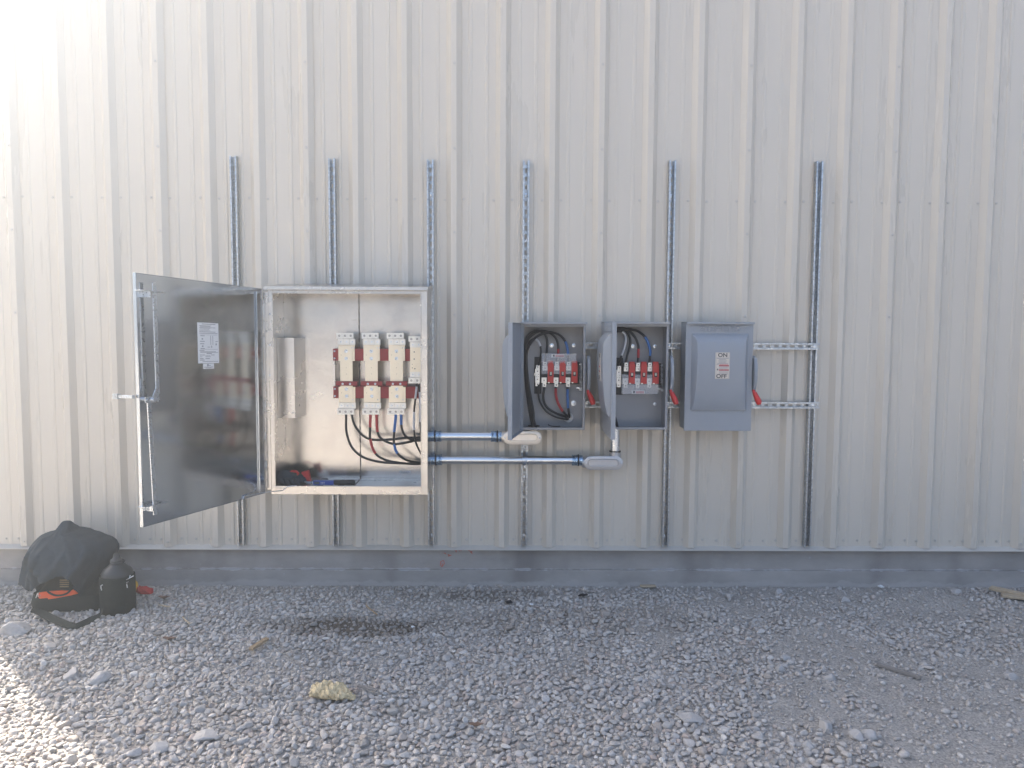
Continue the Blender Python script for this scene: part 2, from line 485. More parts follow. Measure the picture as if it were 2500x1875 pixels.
def build_ground():
    def axis(lo, hi, step, far):
        mid = np.arange(lo, hi, step)
        g = np.cumsum(step * 1.35 ** np.arange(1, 60)); g = g[g < far]
        return np.concatenate([(lo - g)[::-1], mid, hi + g])
    xs = axis(-4.6, 4.6, 0.025, 130); ys = axis(-3.6, 0.2, 0.025, 130)
    X, Y = np.meshgrid(xs, ys, indexing='ij')
    Z = gh(X, Y) + (vnoise(X, Y, 8, 18) - 0.5) * 0.008 * np.exp(-(X / 6) ** 4 - (Y / 5) ** 4)
    nx, ny = X.shape
    v = np.stack([X, Y, Z], -1).reshape(-1, 3)
    i = np.arange(nx - 1)[:, None] * ny + np.arange(ny - 1)[None]
    f = np.stack([i, i + ny, i + ny + 1, i + 1], -1).reshape(-1, 4)
    me = bpy.data.meshes.new('ground')
    me.from_pydata(v.tolist(), [], f.tolist())
    me.polygons.foreach_set('use_smooth', [True] * len(me.polygons))
    m = mat('crushed_fines', (0.45, 0.42, 0.385), 0.95, 0, 0.12, 5, bump=0.0, spec=0.15)
    t = m.node_tree; n, l = t.nodes, t.links; b = n['Principled BSDF']
    old = b.inputs['Base Color'].links[0].from_socket
    tc = n.new('ShaderNodeTexCoord')
    # grit: fine speckle of small chips
    vo = n.new('ShaderNodeTexVoronoi'); vo.inputs['Scale'].default_value = 130
    l.new(tc.outputs['Object'], vo.inputs[0])
    sp = n.new('ShaderNodeSeparateColor'); l.new(vo.outputs['Color'], sp.inputs[0])
    mr = n.new('ShaderNodeMapRange'); mr.inputs['To Min'].default_value = 0.72; mr.inputs['To Max'].default_value = 1.25
    l.new(sp.outputs[0], mr.inputs[0])
    mx = n.new('ShaderNodeMix'); mx.data_type = 'RGBA'; mx.blend_type = 'MULTIPLY'; mx.inputs[0].default_value = 1
    l.new(old, mx.inputs[6]); l.new(mr.outputs[0], mx.inputs[7])
    # damp patch of dark soil in the hollow
    at_ = n.new('ShaderNodeAttribute'); at_.attribute_name = 'damp'
    md = n.new('ShaderNodeMix'); md.data_type = 'RGBA'; md.inputs[7].default_value = (0.125, 0.10, 0.075, 1)
    l.new(at_.outputs['Fac'], md.inputs[0]); l.new(mx.outputs[2], md.inputs[6])
    l.new(md.outputs[2], b.inputs['Base Color'])
    nb = n.new('ShaderNodeTexNoise'); nb.inputs['Scale'].default_value = 90; nb.inputs['Detail'].default_value = 6; nb.inputs['Roughness'].default_value = 0.75
    l.new(tc.outputs['Object'], nb.inputs[0])
    b1 = n.new('ShaderNodeBump'); b1.inputs['Strength'].default_value = 0.9; b1.inputs['Distance'].default_value = 0.012
    l.new(nb.outputs[0], b1.inputs['Height'])
    b2 = n.new('ShaderNodeBump'); b2.inputs['Strength'].default_value = 0.6; b2.inputs['Distance'].default_value = 0.004; b2.invert = True
    l.new(vo.outputs['Distance'], b2.inputs['Height']); l.new(b1.outputs[0], b2.inputs['Normal'])
    l.new(b2.outputs[0], b.inputs['Normal'])
    me.materials.append(m)
    damp = damp_at(X, Y).reshape(-1)
    a = me.attributes.new('damp', 'FLOAT', 'POINT'); a.data.foreach_set('value', damp.astype(np.float32))
    o = bpy.data.objects.new('ground', me); COL.objects.link(o)
    o['kind'] = 'structure'
def damp_at(X, Y):
    n = vnoise(X, Y, 21, 6) * 0.6 + vnoise(X, Y, 22, 15) * 0.4
    e = ((X + 0.93) / 0.39) ** 2 + ((Y + 0.66) / 0.15) ** 2
    e2 = ((X + 0.15) / 0.5) ** 2 + ((Y + 0.16) / 0.10) ** 2
    e3 = ((X - 0.35) / 0.9) ** 2 + ((Y + 0.6) / 0.22) ** 2
    return np.clip(sstep(1.3, 0.5, e + (n - 0.5) * 2.0) * 0.85 + sstep(1.3, 0.4, e2 + (n - 0.5) * 1.6) * 0.5 + sstep(1.2, 0.3, e3 + (n - .5) * 2.4) * 0.25, 0, 1)
build_ground()

def rock_shapes(k, sub, seed, cuts=7):
    rg = np.random.default_rng(seed)
    v0, f0 = icosphere(sub)
    out = []
    for _ in range(k):
        v = v0.copy()
        for _c in range(cuts):
            nrm = rg.normal(size=3); nrm /= np.linalg.norm(nrm)
            d = rg.uniform(0.50, 0.85)
            s = v @ nrm
            v -= np.clip(s - d, 0, None)[:, None] * nrm * 0.92
        v *= 1 + rg.normal(size=(len(v), 1)) * 0.025
        v *= np.array([rg.uniform(0.95, 1.35), rg.uniform(0.8, 1.05), rg.uniform(0.55, 0.9)])
        out.append(v)
    return out, f0

def build_gravel():
    rg = np.random.default_rng(5)
    X0, X1, Y0, Y1 = -4.3, 4.1, -3.3, -0.015
    cell = 0.06
    grid = {}
    px, py, pr = [], [], []
    def attempt(x, y, r, lim):
        ci, cj = int(x / cell + 1000), int(y / cell + 1000)
        for i in (ci - 1, ci, ci + 1):
            for j in (cj - 1, cj, cj + 1):
                for (a, b, c) in grid.get((i, j), ()):
                    dx, dy = a - x, b - y
                    if dx * dx + dy * dy < (lim * (c + r)) ** 2: return False
        grid.setdefault((ci, cj), []).append((x, y, r))
        px.append(x); py.append(y); pr.append(r)
        return True
    area = (X1 - X0) * (Y1 - Y0)
    for (r0, r1, cnt, lim) in ((0.020, 0.027, 900, 0.95), (0.0150, 0.020, 24000, 0.76), (0.0112, 0.0150, 70000, 0.74), (0.0075, 0.0112, 70000, 0.76), (0.0045, 0.0075, 50000, 0.85)):
        xs = rg.uniform(X0, X1, cnt); ys = rg.uniform(Y0, Y1, cnt); rs = rg.uniform(r0, r1, cnt)
        bb = bare(xs, ys)
        keep = rg.random(cnt) > bb * (0.97 if r1 > 0.0155 else 0.93 if r1 > 0.0112 else 0.80)
        for x, y, r in zip(xs[keep], ys[keep], rs[keep]):
            attempt(x, y, r, lim)
    x = np.array(px); y = np.array(py); r = np.array(pr)
    n = len(x)
    print('pebbles', n)
    z = gh(x, y) + r * rg.uniform(-0.05, 0.50, n) + 0.001
    hi = (r > 0.0118) & (y < -0.45) & (np.abs(x) < 3.0) & (bare(x, y) < 0.9)
    order = np.argsort(~hi, kind='stable'); x, y, r, z, hi = x[order], y[order], r[order], z[order], hi[order]
    shapes, F = rock_shapes(32, 2, 77, 11)
    shapes3, F3 = rock_shapes(40, 3, 78, 13)
    shp = rg.integers(0, 32, n)
    # random orientation: spin about z, small tilt
    az = rg.uniform(0, 2 * np.pi, n); tl = rg.normal(0, 0.35, n); ta = rg.uniform(0, 2 * np.pi, n)
    base = np.array([[0.48, 0.447, 0.412], [0.44, 0.417, 0.395], [0.51, 0.47, 0.425], [0.41, 0.362, 0.32], [0.46, 0.39, 0.345], [0.58, 0.55, 0.51], [0.36, 0.34, 0.315]])
    pick = rg.choice(len(base), n, p=[0.27, 0.24, 0.18, 0.10, 0.07, 0.07, 0.07])
    colr = base[pick] * rg.uniform(0.86, 1.12, (n, 1))
    dmp = damp_at(x, y)[:, None]
    colr = colr * (1 - 0.55 * dmp) * (1 - dmp * np.array([0, 0.04, 0.1]))
    dusty = (bare(x, y) * 0.45)[:, None]
    colr = colr * (1 - dusty) + np.array([0.46, 0.43, 0.40]) * dusty
    ca, sa = np.cos(az), np.sin(az); ct, st = np.cos(tl), np.sin(tl)
    VV, FFs, CC, off = [], [], [], 0
    for sel, shs, fc in ((hi, shapes3, F3), (~hi, shapes, F)):
        idx = np.where(sel)[0]
        nv = len(shs[0])
        V = np.empty((len(idx), nv, 3), np.float32)
        for k in range(len(shs)):
            q = np.where(shp[idx] == k)[0]; s = idx[q]
            b = shs[k][None] * r[s][:, None, None]
            yy = b[:, :, 1] * ct[s, None] - b[:, :, 2] * st[s, None]
            zz = b[:, :, 1] * st[s, None] + b[:, :, 2] * ct[s, None]
            xx = b[:, :, 0]
            V[q, :, 0] = xx * ca[s, None] - yy * sa[s, None] + x[s, None]
            V[q, :, 1] = xx * sa[s, None] + yy * ca[s, None] + y[s, None]
            V[q, :, 2] = zz + z[s, None]
        C4 = np.ones((len(idx), nv, 4), np.float32); C4[:, :, :3] = colr[idx][:, None, :]
        VV.append(V.reshape(-1, 3)); CC.append(C4.reshape(-1, 4))
        FFs.append((fc[None] + (np.arange(len(idx)) * nv)[:, None, None]).reshape(-1, 3) + off); off += len(idx) * nv
    V = np.concatenate(VV); FF = np.concatenate(FFs); C4 = np.concatenate(CC)
    print('gravel faces', len(FF), 'fine stones', int(hi.sum()))
    me = bpy.data.meshes.new('gravel')
    me.vertices.add(len(V)); me.vertices.foreach_set('co', V.reshape(-1))
    me.loops.add(len(FF) * 3); me.loops.foreach_set('vertex_index', FF.reshape(-1).astype(np.int32))
    me.polygons.add(len(FF)); me.polygons.foreach_set('loop_start', np.arange(0, len(FF) * 3, 3, dtype=np.int32))
    me.polygons.foreach_set('use_smooth', np.ones(len(FF), bool))
    me.update(calc_edges=True)
    a = me.attributes.new('stone_colour', 'FLOAT_COLOR', 'POINT'); a.data.foreach_set('color', C4.reshape(-1))
    m = bpy.data.materials.new('gravel_stone'); m.use_nodes = True
    t = m.node_tree; nn, l = t.nodes, t.links; b = nn['Principled BSDF']
    b.inputs['Roughness'].default_value = 0.9; b.inputs['Specular IOR Level'].default_value = 0.2
    at_ = nn.new('ShaderNodeAttribute'); at_.attribute_name = 'stone_colour'
    tc = nn.new('ShaderNodeTexCoord')
    nz = nn.new('ShaderNodeTexNoise'); nz.inputs['Scale'].default_value = 130; nz.inputs['Detail'].default_value = 5; nz.inputs['Roughness'].default_value = 0.7
    l.new(tc.outputs['Object'], nz.inputs[0])
    mr = nn.new('ShaderNodeMapRange'); mr.inputs['From Min'].default_value = 0.3; mr.inputs['From Max'].default_value = 0.7
    mr.inputs['To Min'].default_value = 0.78; mr.inputs['To Max'].default_value = 1.18
    l.new(nz.outputs[0], mr.inputs[0])
    mx = nn.new('ShaderNodeMix'); mx.data_type = 'RGBA'; mx.blend_type = 'MULTIPLY'; mx.inputs[0].default_value = 1
    l.new(at_.outputs['Color'], mx.inputs[6]); l.new(mr.outputs[0], mx.inputs[7]); l.new(mx.outputs[2], b.inputs['Base Color'])
    bp = nn.new('ShaderNodeBump'); bp.inputs['Strength'].default_value = 0.5; bp.inputs['Distance'].default_value = 0.003
    l.new(nz.outputs[0], bp.inputs['Height']); l.new(bp.outputs[0], b.inputs['Normal'])
    me.materials.append(m)
    o = bpy.data.objects.new('gravel', me); COL.objects.link(o)
    o['kind'] = 'stuff'; o['label'] = 'grey crushed gravel spread over the ground along the wall'; o['category'] = 'gravel'
build_gravel()

# ------------------------------------------------------------------ the building
RIB0 = -3.0683                      # x of the first rib in view
XC = RIB0 - 2.45 * FT + 0.10        # left corner of the building
a_, b_ = gnd(0, 1570), gnd(270, 1875)
XC = a_.x - a_.y * (b_.x - a_.x) / (b_.y - a_.y)
SUN_DIR_CHECK = math.degrees(math.atan2(b_.x - a_.x, -(b_.y - a_.y)))
print('corner x', XC, 'shadow azimuth', SUN_DIR_CHECK)
XR = 13.0
HT = 5.6
ZF = 0.2466                         # underside of the base flashing
bld = thing('metal_building', 'long building clad in pale stone coloured ribbed metal siding on a concrete base', 'building', ((XC + XR) / 2, 0, 0))
def siding():
    prof = []
    k0 = math.floor((XC - RIB0) / FT)
    for k in range(k0, int((XR - RIB0) / FT) + 1):
        c = RIB0 + k * FT
        j = 0.0015 * math.sin(k * 12.9)
        for dx, y in ((-0.047, 0), (-0.017, -0.033), (0.017, -0.033), (0.047, 0),
                      (0.088, 0), (0.094, -0.0036), (0.108, -0.0036), (0.114, 0),
                      (0.190, 0), (0.196, -0.0036), (0.210, -0.0036), (0.216, 0)):
            x = c + dx
            if XC + 0.03 < x < XR - 0.03: prof.append((x, y + (j if y == 0 else 0)))
    prof = [(XC + 0.01, 0)] + prof + [(XR - 0.01, 0)]
    m = MB()
    n = len(prof)
    zs = [ZF + 0.015, HT]
    v = [(x, y, z) for z in zs for x, y in prof] + [(x, y + 0.0012, z) for z in zs for x, y in prof]
    f = [(i, i + 1, n + i + 1, n + i) for i in range(n - 1)] + [(2 * n + i + 1, 2 * n + i, 3 * n + i, 3 * n + i + 1) for i in range(n - 1)]
    f += [(i + 1, i, 2 * n + i, 2 * n + i + 1) for i in range(n - 1)]
    m.raw(v, f)
    for k in range(k0, int((XR - RIB0) / FT) + 1):
        if (k - 2) % 3 == 1:
            c = RIB0 + k * FT + 0.047
            m.raw([(c, -0.0002, zs[0]), (c + .006, -0.0024, zs[0]), (c + .0065, 0, zs[0]), (c, -0.0002, HT), (c + .006, -0.0024, HT), (c + .0065, 0, HT)], [(0, 1, 4, 3), (1, 2, 5, 4), (0, 2, 1)])
    m.build('siding', M['siding'], bld, recalc=False, angle=10, bevel=0)
siding()
m = MB()
m.prismx([(0.010, ZF + 0.045), (0.004, ZF + 0.045), (0.004, ZF + 0.022), (-0.046, ZF + 0.004), (-0.046, ZF), (-0.043, ZF), (0.010, ZF + 0.016)], XC, XR)
m.build('base_flashing', M['trim'], bld)
m = MB()
ZL = 0.105
m.box(XC - 0.0, XR, 0.006, 0.30, ZL, ZF + 0.03)
m.build('foundation', M['concrete'], bld, bevel=0.004)
m = MB()
m.box(XC - 0.006, XR + 0.006, -0.006, 0.31, -0.4, ZL)
m.build('footing', M['concrete'], bld, bevel=0.006)
m = MB()
m.box(XC - 0.035, XC + 0.07, -0.038, -0.035, ZF, HT); m.box(XC - 0.038, XC - 0.035, -0.038, 0.08, ZF, HT)
m.build('corner_trim', M['trim'], bld)
m = MB()
m.box(XC + 0.0, XC + 0.02, 0.015, 16, 0.1, HT + 0.2); m.box(XR - 0.02, XR, 0.015, 16, 0.1, HT + 0.2); m.box(XC, XR, 15.98, 16, 0.1, HT)
m.build('end_wall', M['siding'], bld)
m = MB()
m.prismx([(-0.12, HT), (-0.12, HT + 0.12), (8, HT + 1.35), (16.1, HT + 0.12), (16.1, HT)], XC - 0.05, XR + 0.05)
m.build('roof', M['roof'], bld)
m = MB()
m.box(XC - 0.05, XR + 0.05, -0.24, -0.122, HT - 0.06, HT + 0.1)
m.build('gutter', M['trim'], bld, bevel=0.01)
# screws of the siding
def screw_mesh():
    m = MB()
    m.lathey((0, 0, 0), [(0.0085, 0), (0.0085, 0.002), (0.0052, 0.0024), (0.0050, 0.0065), (0.003, 0.0075)], 10)
    ob = m.build('screw', M['screw'], None, origin=(0, 0, 0))
    return ob
sites = []
ZROW = 2.4664
for k in range(-2, 24):
    c = RIB0 + k * FT
    if c < XC + 0.1: continue
    for d in (-0.19, 0.19): sites.append((c + d * FT, -0.001, ZROW + 0.003 * math.sin(k * 7 + d * 9)))
for k in range(0, 24):
    c = RIB0 + k * FT
    if (k - 2) % 3 == 1 and -3.4 < c < 3.6:
        for j in range(-1, 4): sites.append((c + 0.004, -0.0325, ZROW - 0.205 + j * 0.513))
for k in range(-1, 22):
    c = RIB0 + k * FT
    for d in (-0.167, 0.253, 0.568):
        sites.append((c + d * FT + random.uniform(-.006, .006), -0.001, ZF + 0.058 + random.uniform(-.004, .004)))
    if (k - 2) % 3 == 1: sites.append((c, -0.0325, ZF + 0.045))
sites = [s for s in sites if abs(s[0]) < 3.7 and s[0] > XC + 0.05]
sites.sort(key=lambda s: abs(s[0]))
proto = screw_mesh()
proto.parent = bld
for i, s in enumerate(sites[:99]):
    o = proto if i == 0 else proto.copy()
    if i: COL.objects.link(o)
    o.parent = bld
    o.location = Vector(s) - Vector(bld.location)
m = MB()
for s in sites[99:]:
    m.lathey(s, [(0.0085, 0), (0.0085, 0.002), (0.0052, 0.0024), (0.0050, 0.0065), (0.003, 0.0075)], 10)
o = m.build('screw', M['screw'], bld); o['kind'] = 'stuff'
# orange marking-out paint on the concrete
m = MB()
def paint(pts, wd=0.005):
    P = [at(a, b, 0.0052) for a, b in pts]
    for p, q in zip(P[:-1], P[1:]):
        d = (q - p).normalized(); s_ = Vector((-d.z, 0, d.x)) * wd / 2
        m.raw([p - s_, q - s_, q + s_, p + s_], [(0, 1, 2, 3)])
for bx, by in ((1112, 1345), (1122, 1343), (1089, 1352), (1146, 1346)):
    for _ in range(3):
        x, y = bx + random.uniform(-6, 6), by + random.uniform(-4, 4)
        paint([(x, y), (x + random.uniform(3, 8), y + random.uniform(-2, 2)), (x + random.uniform(-2, 6), y + random.uniform(2, 5))], 0.004)
    m.build('paint_mark', M['spray'], bld, smooth=False, recalc=False); m = MB()
paint([(1076, 1371), (1083, 1368), (1085, 1376), (1079, 1384), (1075, 1379), (1076, 1371)], 0.004)
paint([(1079, 1374), (1080, 1381)], 0.004)
m.build('paint_mark', M['spray'], bld, smooth=False, recalc=False)

# ------------------------------------------------------------------ strut channel
SF = -0.0455                                   # front of the vertical struts
def strut(label, p0, p1, depth, back, horiz=False, bolts=(), pitch=0.0508):
    """slotted channel from p0 to p1 along z (or x); back plane y = back, opening towards the viewer"""
    L = (p1 - p0)
    t = thing('strut_channel', label, 'strut', (p0.x, back, p0.z), 'galvanized strut channels on the wall')
    m = MB()
    W, T = 0.0413, 0.0027
    def bx(a0, a1, c0, c1, y0, y1):           # a across, c along
        if horiz: m.box(p0.x + c0, p0.x + c1, y0, y1, p0.z + a0, p0.z + a1)
        else: m.box(p0.x + a0, p0.x + a1, y0, y1, p0.z + c0, p0.z + c1)
    ln = L.x if horiz else L.z
    f = back - depth
    bx(-W / 2, -W / 2 + T, 0, ln, f, back); bx(W / 2 - T, W / 2, 0, ln, f, back)
    for s in (-1, 1):                          # in-turned lips
        a = s * (W / 2 - T); b = s * (W / 2 - 0.0095)
        bx(min(a, b), max(a, b), 0, ln, f, f + T)
        bx(min(b, b + s * T), max(b, b + s * T), 0, ln, f + T, f + 0.008)
    SW, SL = 0.0072, 0.0285
    for s in (-1, 1):
        a, b = s * SW, s * (W / 2 - T)
        bx(min(a, b), max(a, b), 0, ln, back - T, back)
    c = 0.0
    while c < ln:
        e = min(ln, c + pitch - SL) if c > 0 else min(ln, (pitch - SL) / 2 + 0.012)
        bx(-SW, SW, c, e, back - T, back)
        c = e + SL
    m.build('channel', M['galv'], t, smooth=False)
    for k in bolts:
        q = MB()
        cc = (p0.x + k, back - T, p0.z) if horiz else (p0.x, back - T, p0.z + k)
        q.lathey(cc, [(0.0135, 0), (0.0135, 0.0025), (0.0075, 0.003), (0.0072, 0.010), (0.004, 0.0108)], 14)
        q.build('bolt', M['zinc'], t)
    return t
strut_px = [568, 809, 1050, 1285, 1643, 2002.5]
strut_lab = ['galvanized strut rising behind the open door of the big metal cabinet',
             'galvanized strut running behind the middle of the big metal cabinet',
             'galvanized strut behind the right edge of the big metal cabinet',
             'galvanized slotted strut behind the first open grey switch box and its conduits',
             'galvanized slotted strut between the open grey switch box and the closed one',
             'galvanized strut standing clear to the right of the closed grey switch box']
SX = []
for i, (px, lb) in enumerate(zip(strut_px, strut_lab)):
    top = at(px, [380, 386, 389, 391, 391, 393][i], SF)
    bot = at(px, 1333, SF).z
    SX.append(top.x)
    zb = ZF + 0.026
    bl = [ZROW + 0.03 - zb, 0.06]
    if i == 3: bl += [at(1285, 1094, SF).z - zb, at(1285, 1168, SF).z - zb]
    strut(lb, Vector((top.x, 0, zb)), Vector((top.x, 0, top.z)), 0.0413, -0.0050, False, bl)
HB = SF - 0.0012                               # horizontal struts bolt on in front
for py0, py1, lb in ((841, 841, 'upper horizontal slotted strut carrying the grey switch boxes'), (988, 988, 'lower horizontal slotted strut carrying the grey switch boxes')):
    pr = at(2001, 846 if py0 < 900 else 990, HB - 0.02)
    x0 = at(1290, 843, HB - 0.02).x
    strut(lb, Vector((x0, 0, pr.z)), Vector((pr.x, 0, pr.z)), 0.0206, HB, True,
          [SX[3] - x0 + 0.005, SX[4] - x0, SX[5] - x0], 0.0508)

# ------------------------------------------------------------------ the big cabinet
CB = -0.0475                                   # back of the cabinet
CF = -0.352                                    # front of the cabinet
def c2(x, y): return 640 + 0.32544 * x, 680 + 0.32550 * y
def c9(x, y): return 800 + 0.15672 * x, 790 + 0.15672 * y
tl = at(*c2(42, 70), CF); br = at(*c2(1242, 1622), CF)
X0, X1, Z0, Z1 = tl.x, br.x, br.z, tl.z
ol = at(*c2(80, 112), CF); orr = at(*c2(1194, 1556), CF)
OX0, OX1, OZ0, OZ1 = ol.x, orr.x, orr.z, ol.z
cab = thing('electrical_cabinet', 'big bare aluminium cabinet with its door wide open and busbars inside', 'electrical cabinet', ((X0 + X1) / 2, CB, Z0))
T = 0.003
m = MB()
m.box(X0, X0 + T, CF + T, CB - T, Z0, Z1); m.box(X1 - T, X1, CF + T, CB - T, Z0, Z1)
m.box(X0 + T, X1 - T, CF + T, CB - T, Z0, Z0 + T); m.box(X0 + T, X1 - T, CF + T, CB - T, Z1 - T, Z1)
FZ = at(900, 1169.7, CB - T).z                  # raised floor pan
m.box(X0 + T + 0.0005, X1 - T - 0.0005, CF + T + 0.0005, CB - T - 0.0005, FZ - 0.003, FZ)
m.build('enclosure', M['aluminium'], cab, bevel=0.0015)
m = MB(); m.box(X0, X1, CB - T, CB, Z0, Z1)
m.build('back_panel', M['scuffed'], cab)
m = MB()
m.box(X0, OX0, CF, CF + T, Z0, Z1); m.box(OX1, X1, CF, CF + T, Z0, Z1)
m.box(OX0, OX1, CF, CF + T, OZ1, Z1); m.box(OX0, OX1, CF, CF + T, Z0, OZ0)
LP = 0.012                                     # folded rain lip round the opening
m.box(OX0 - 0.004, OX0 + 0.001, CF - LP, CF, OZ0, OZ1); m.box(OX1 - 0.001, OX1 + 0.004, CF - LP, CF, OZ0, OZ1)
m.box(OX0 - 0.004, OX1 + 0.004, CF - LP, CF, OZ1, OZ1 + 0.005); m.box(OX0 - 0.004, OX1 + 0.004, CF - LP, CF, OZ0 - 0.005, OZ0)
m.build('front_frame', M['aluminium'], cab, bevel=0.0012)
m = MB()
hz = at(*c2(600, 47), CF - 0.035).z
m.raw([(X0 - 0.012, CF - 0.04, Z1 + 0.004), (X1 + 0.008, CF - 0.04, Z1 + 0.004), (X1 + 0.008, CB, Z1 + 0.038), (X0 - 0.012, CB, Z1 + 0.038),
       (X0 - 0.012, CF - 0.04, Z1 + 0.007), (X1 + 0.008, CF - 0.04, Z1 + 0.007), (X1 + 0.008, CB, Z1 + 0.041), (X0 - 0.012, CB, Z1 + 0.041)],
      [(0, 3, 2, 1), (4, 5, 6, 7), (0, 1, 5, 4), (1, 2, 6, 5), (2, 3, 7, 6), (3, 0, 4, 7)])
m.box(X0 - 0.012, X1 + 0.008, CF - 0.043, CF - 0.04, Z1 - 0.012, Z1 + 0.007)
m.prismx([(CF - 0.035, Z1 + 0.003), (CB, Z1 + 0.036), (CB, Z1 + 0.001), (CF - 0.035, Z1 + 0.0005)], X1 + 0.003, X1 + 0.006)
m.build('rain_hood', M['aluminium'], cab, bevel=0.001)
# weld seams
m = MB()
sx = at(*c2(728, 400), CB - T).x
rr = [0.0035 + 0.0016 * math.sin(i * 2.1) + random.uniform(-.0008, .0012) for i in range(90)]
m.tube([(sx + random.uniform(-.0008, .0008), CB - T - 0.001, FZ + 0.002 + (Z1 - FZ - 0.012) * i / 89) for i in range(90)], rr, 6)
m.tube([(sx + random.uniform(-.001, .001), CF + 0.02 + (CB - CF - 0.03) * i / 12, FZ + 0.001) for i in range(13)], 0.005, 6)
for xx in (390, 470, 560, 640, 800, 930, 1050, 1150):
    p = at(*c2(xx, 1500), CB - T)
    m.tube([(p.x - 0.022 + 0.004 * i, CB - T - 0.002, FZ + 0.002 + random.uniform(0, .002)) for i in range(12)], [0.002 + 0.0035 * math.sin(i / 11 * 3.1) * random.uniform(.6, 1) for i in range(12)], 6)
m.build('weld_seam', M['weld'], cab)
# gutter angle along the bottom back edge
m = MB()
m.box(X0 + 0.3, X1 - 0.01, CB - 0.05, CB - T - 0.004, FZ, FZ + 0.008)
for i in range(9):
    xx = X0 + 0.47 + i * 0.035
    m.lathey((xx, CB - 0.05, FZ + 0.004), [(0.003, 0), (0.003, 0.0015)], 8)
m.build('bottom_angle', M['aluminium'], cab, bevel=0.001)
# folded shield plate on the left side wall
m = MB()
pa = at(*c2(92, 455), CF + 0.150); pb = at(*c2(238, 445), CB - 0.15); pc = at(*c2(305, 445), CB - 0.03)
zt, zb = pb.z, at(*c2(238, 1045), CB - 0.15).z
pts = [(X0 + 0.004, pa.y), (X0 + 0.03, pa.y - 0.0), (pb.x, pb.y), (pc.x, pc.y), (pc.x + 0.004, CB - T)]
n_ = len(pts)
v = [(x, y, z) for z in (zb, zt) for x, y in pts] + [(x + 0.001, y - 0.002, z) for z in (zb, zt) for x, y in pts]
f = [(i, i + 1, n_ + i + 1, n_ + i) for i in range(n_ - 1)] + [(2 * n_ + i + 1, 2 * n_ + i, 3 * n_ + i, 3 * n_ + i + 1) for i in range(n_ - 1)]
f += [(n_ + i, n_ + i + 1, 3 * n_ + i + 1, 3 * n_ + i) for i in range(n_ - 1)] + [(i + 1, i, 2 * n_ + i, 2 * n_ + i + 1) for i in range(n_ - 1)]
m.raw(v, f)
for zz in (zt - 0.03, (zt + zb) / 2, zb + 0.03):
    m.lathey((pb.x - 0.012, pb.y - 0.006, zz), [(0.005, 0), (0.005, 0.002), (0.002, 0.003)], 8)
m.build('side_shield', M['aluminium'], cab, angle=20)
# small label low on the back panel
p = at(*c2(1073, 1452), CB - T)
m = MB()
m.box(p.x - 0.036, p.x + 0.036, CB - T - 0.001, CB - T - 0.0002, p.z - 0.0095, p.z + 0.0095)
m.m = 1
for dzz, wd in ((0.003, 0.026), (-0.002, 0.028), (-0.006, 0.014)):
    m.box(p.x - wd, p.x + wd, CB - T - 0.0014, CB - T - 0.001, p.z + dzz - 0.001, p.z + dzz + 0.001)
m.build('small_label', [M['paper'], M['ink_grey']], cab, smooth=False)

# door of the cabinet, open 112 degrees
TH = R(108.6)
HX, HY = at(*c2(20, 800), CF - 0.012).x, CF - 0.012
du = Vector((math.cos(TH), -math.sin(TH), 0)); dn = Vector((math.sin(TH), math.cos(TH), 0)); dz = Vector((0, 0, 1))
org = Vector((HX, HY, 0))
SAG = 0.028
FRM = (org, du + Vector((0, 0, SAG)), dn, dz)
hp = onplane(340, 975, org, dn)
DW = (hp - org).dot(du)
print('door width', DW, 'cabinet', X1 - X0, Z1 - Z0)
DZ0, DZ1 = Z0 + 0.012, Z1 - 0.006
def dl(px, py, off=0.0):
    q = onplane(px, py, org + dn * off, dn) - org
    return q.dot(du), q.z - SAG * q.dot(du)
def c6(x, y): return 300 + 0.40984 * x, 640 + 0.40984 * y
m = MB(FRM)
DT = 0.018
m.box(0.012, DW - 0.003, -DT, -DT + 0.003, DZ0, DZ1)
m.box(DW - 0.003, DW, -DT, 0.0, DZ0, DZ1); m.box(0.012, 0.015, -DT, 0.0, DZ0, DZ1)
m.box(0.015, DW - 0.003, -DT, 0.0, DZ0, DZ0 + 0.003); m.box(0.015, DW - 0.003, -DT, 0.0, DZ1 - 0.003, DZ1)
m.box(0.015, DW - 0.003, -0.0035, -0.0005, DZ0 + 0.003, DZ1 - 0.003)
door = m.build('door', M['door_alu'], cab, bevel=0.0012)
# stiffening hat rail along the hinge side
m = MB(FRM)
m.box(0.03, 0.075, -0.0004, 0.010, DZ0 + 0.02, DZ1 - 0.02)
m.build('stiffener', M['door_alu'], door, bevel=0.003)
# latch rods
def rod(m, pts, wd=0.011, th=0.006, off=0.035):
    for (a, b), (c, d) in zip(pts[:-1], pts[1:]):
        m.raw([(a - wd, off, b), (a + wd, off, b), (c + wd, off, d), (c - wd, off, d), (a - wd, off + th, b), (a + wd, off + th, b), (c + wd, off + th, d), (c - wd, off + th, d)],
              [(0, 3, 2, 1), (4, 5, 6, 7), (0, 1, 5, 4), (1, 2, 6, 5), (2, 3, 7, 6), (3, 0, 4, 7)])
m = MB(FRM)
pu = dl(*c6(183, 120), .035); pu2 = dl(*c6(205, 820), .035); pd = dl(*c6(150, 812), .035); pd2 = dl(*c6(190, 1505), .035)
rod(m, [pu, pu2]); m.build('latch_rod', M['zinc'], door, bevel=0.0008)
m = MB(FRM)
rod(m, [pd, pd2]); m.build('latch_rod', M['zinc'], door, bevel=0.0008)
m = MB(FRM)
pcm = dl(*c6(178, 818), .038)
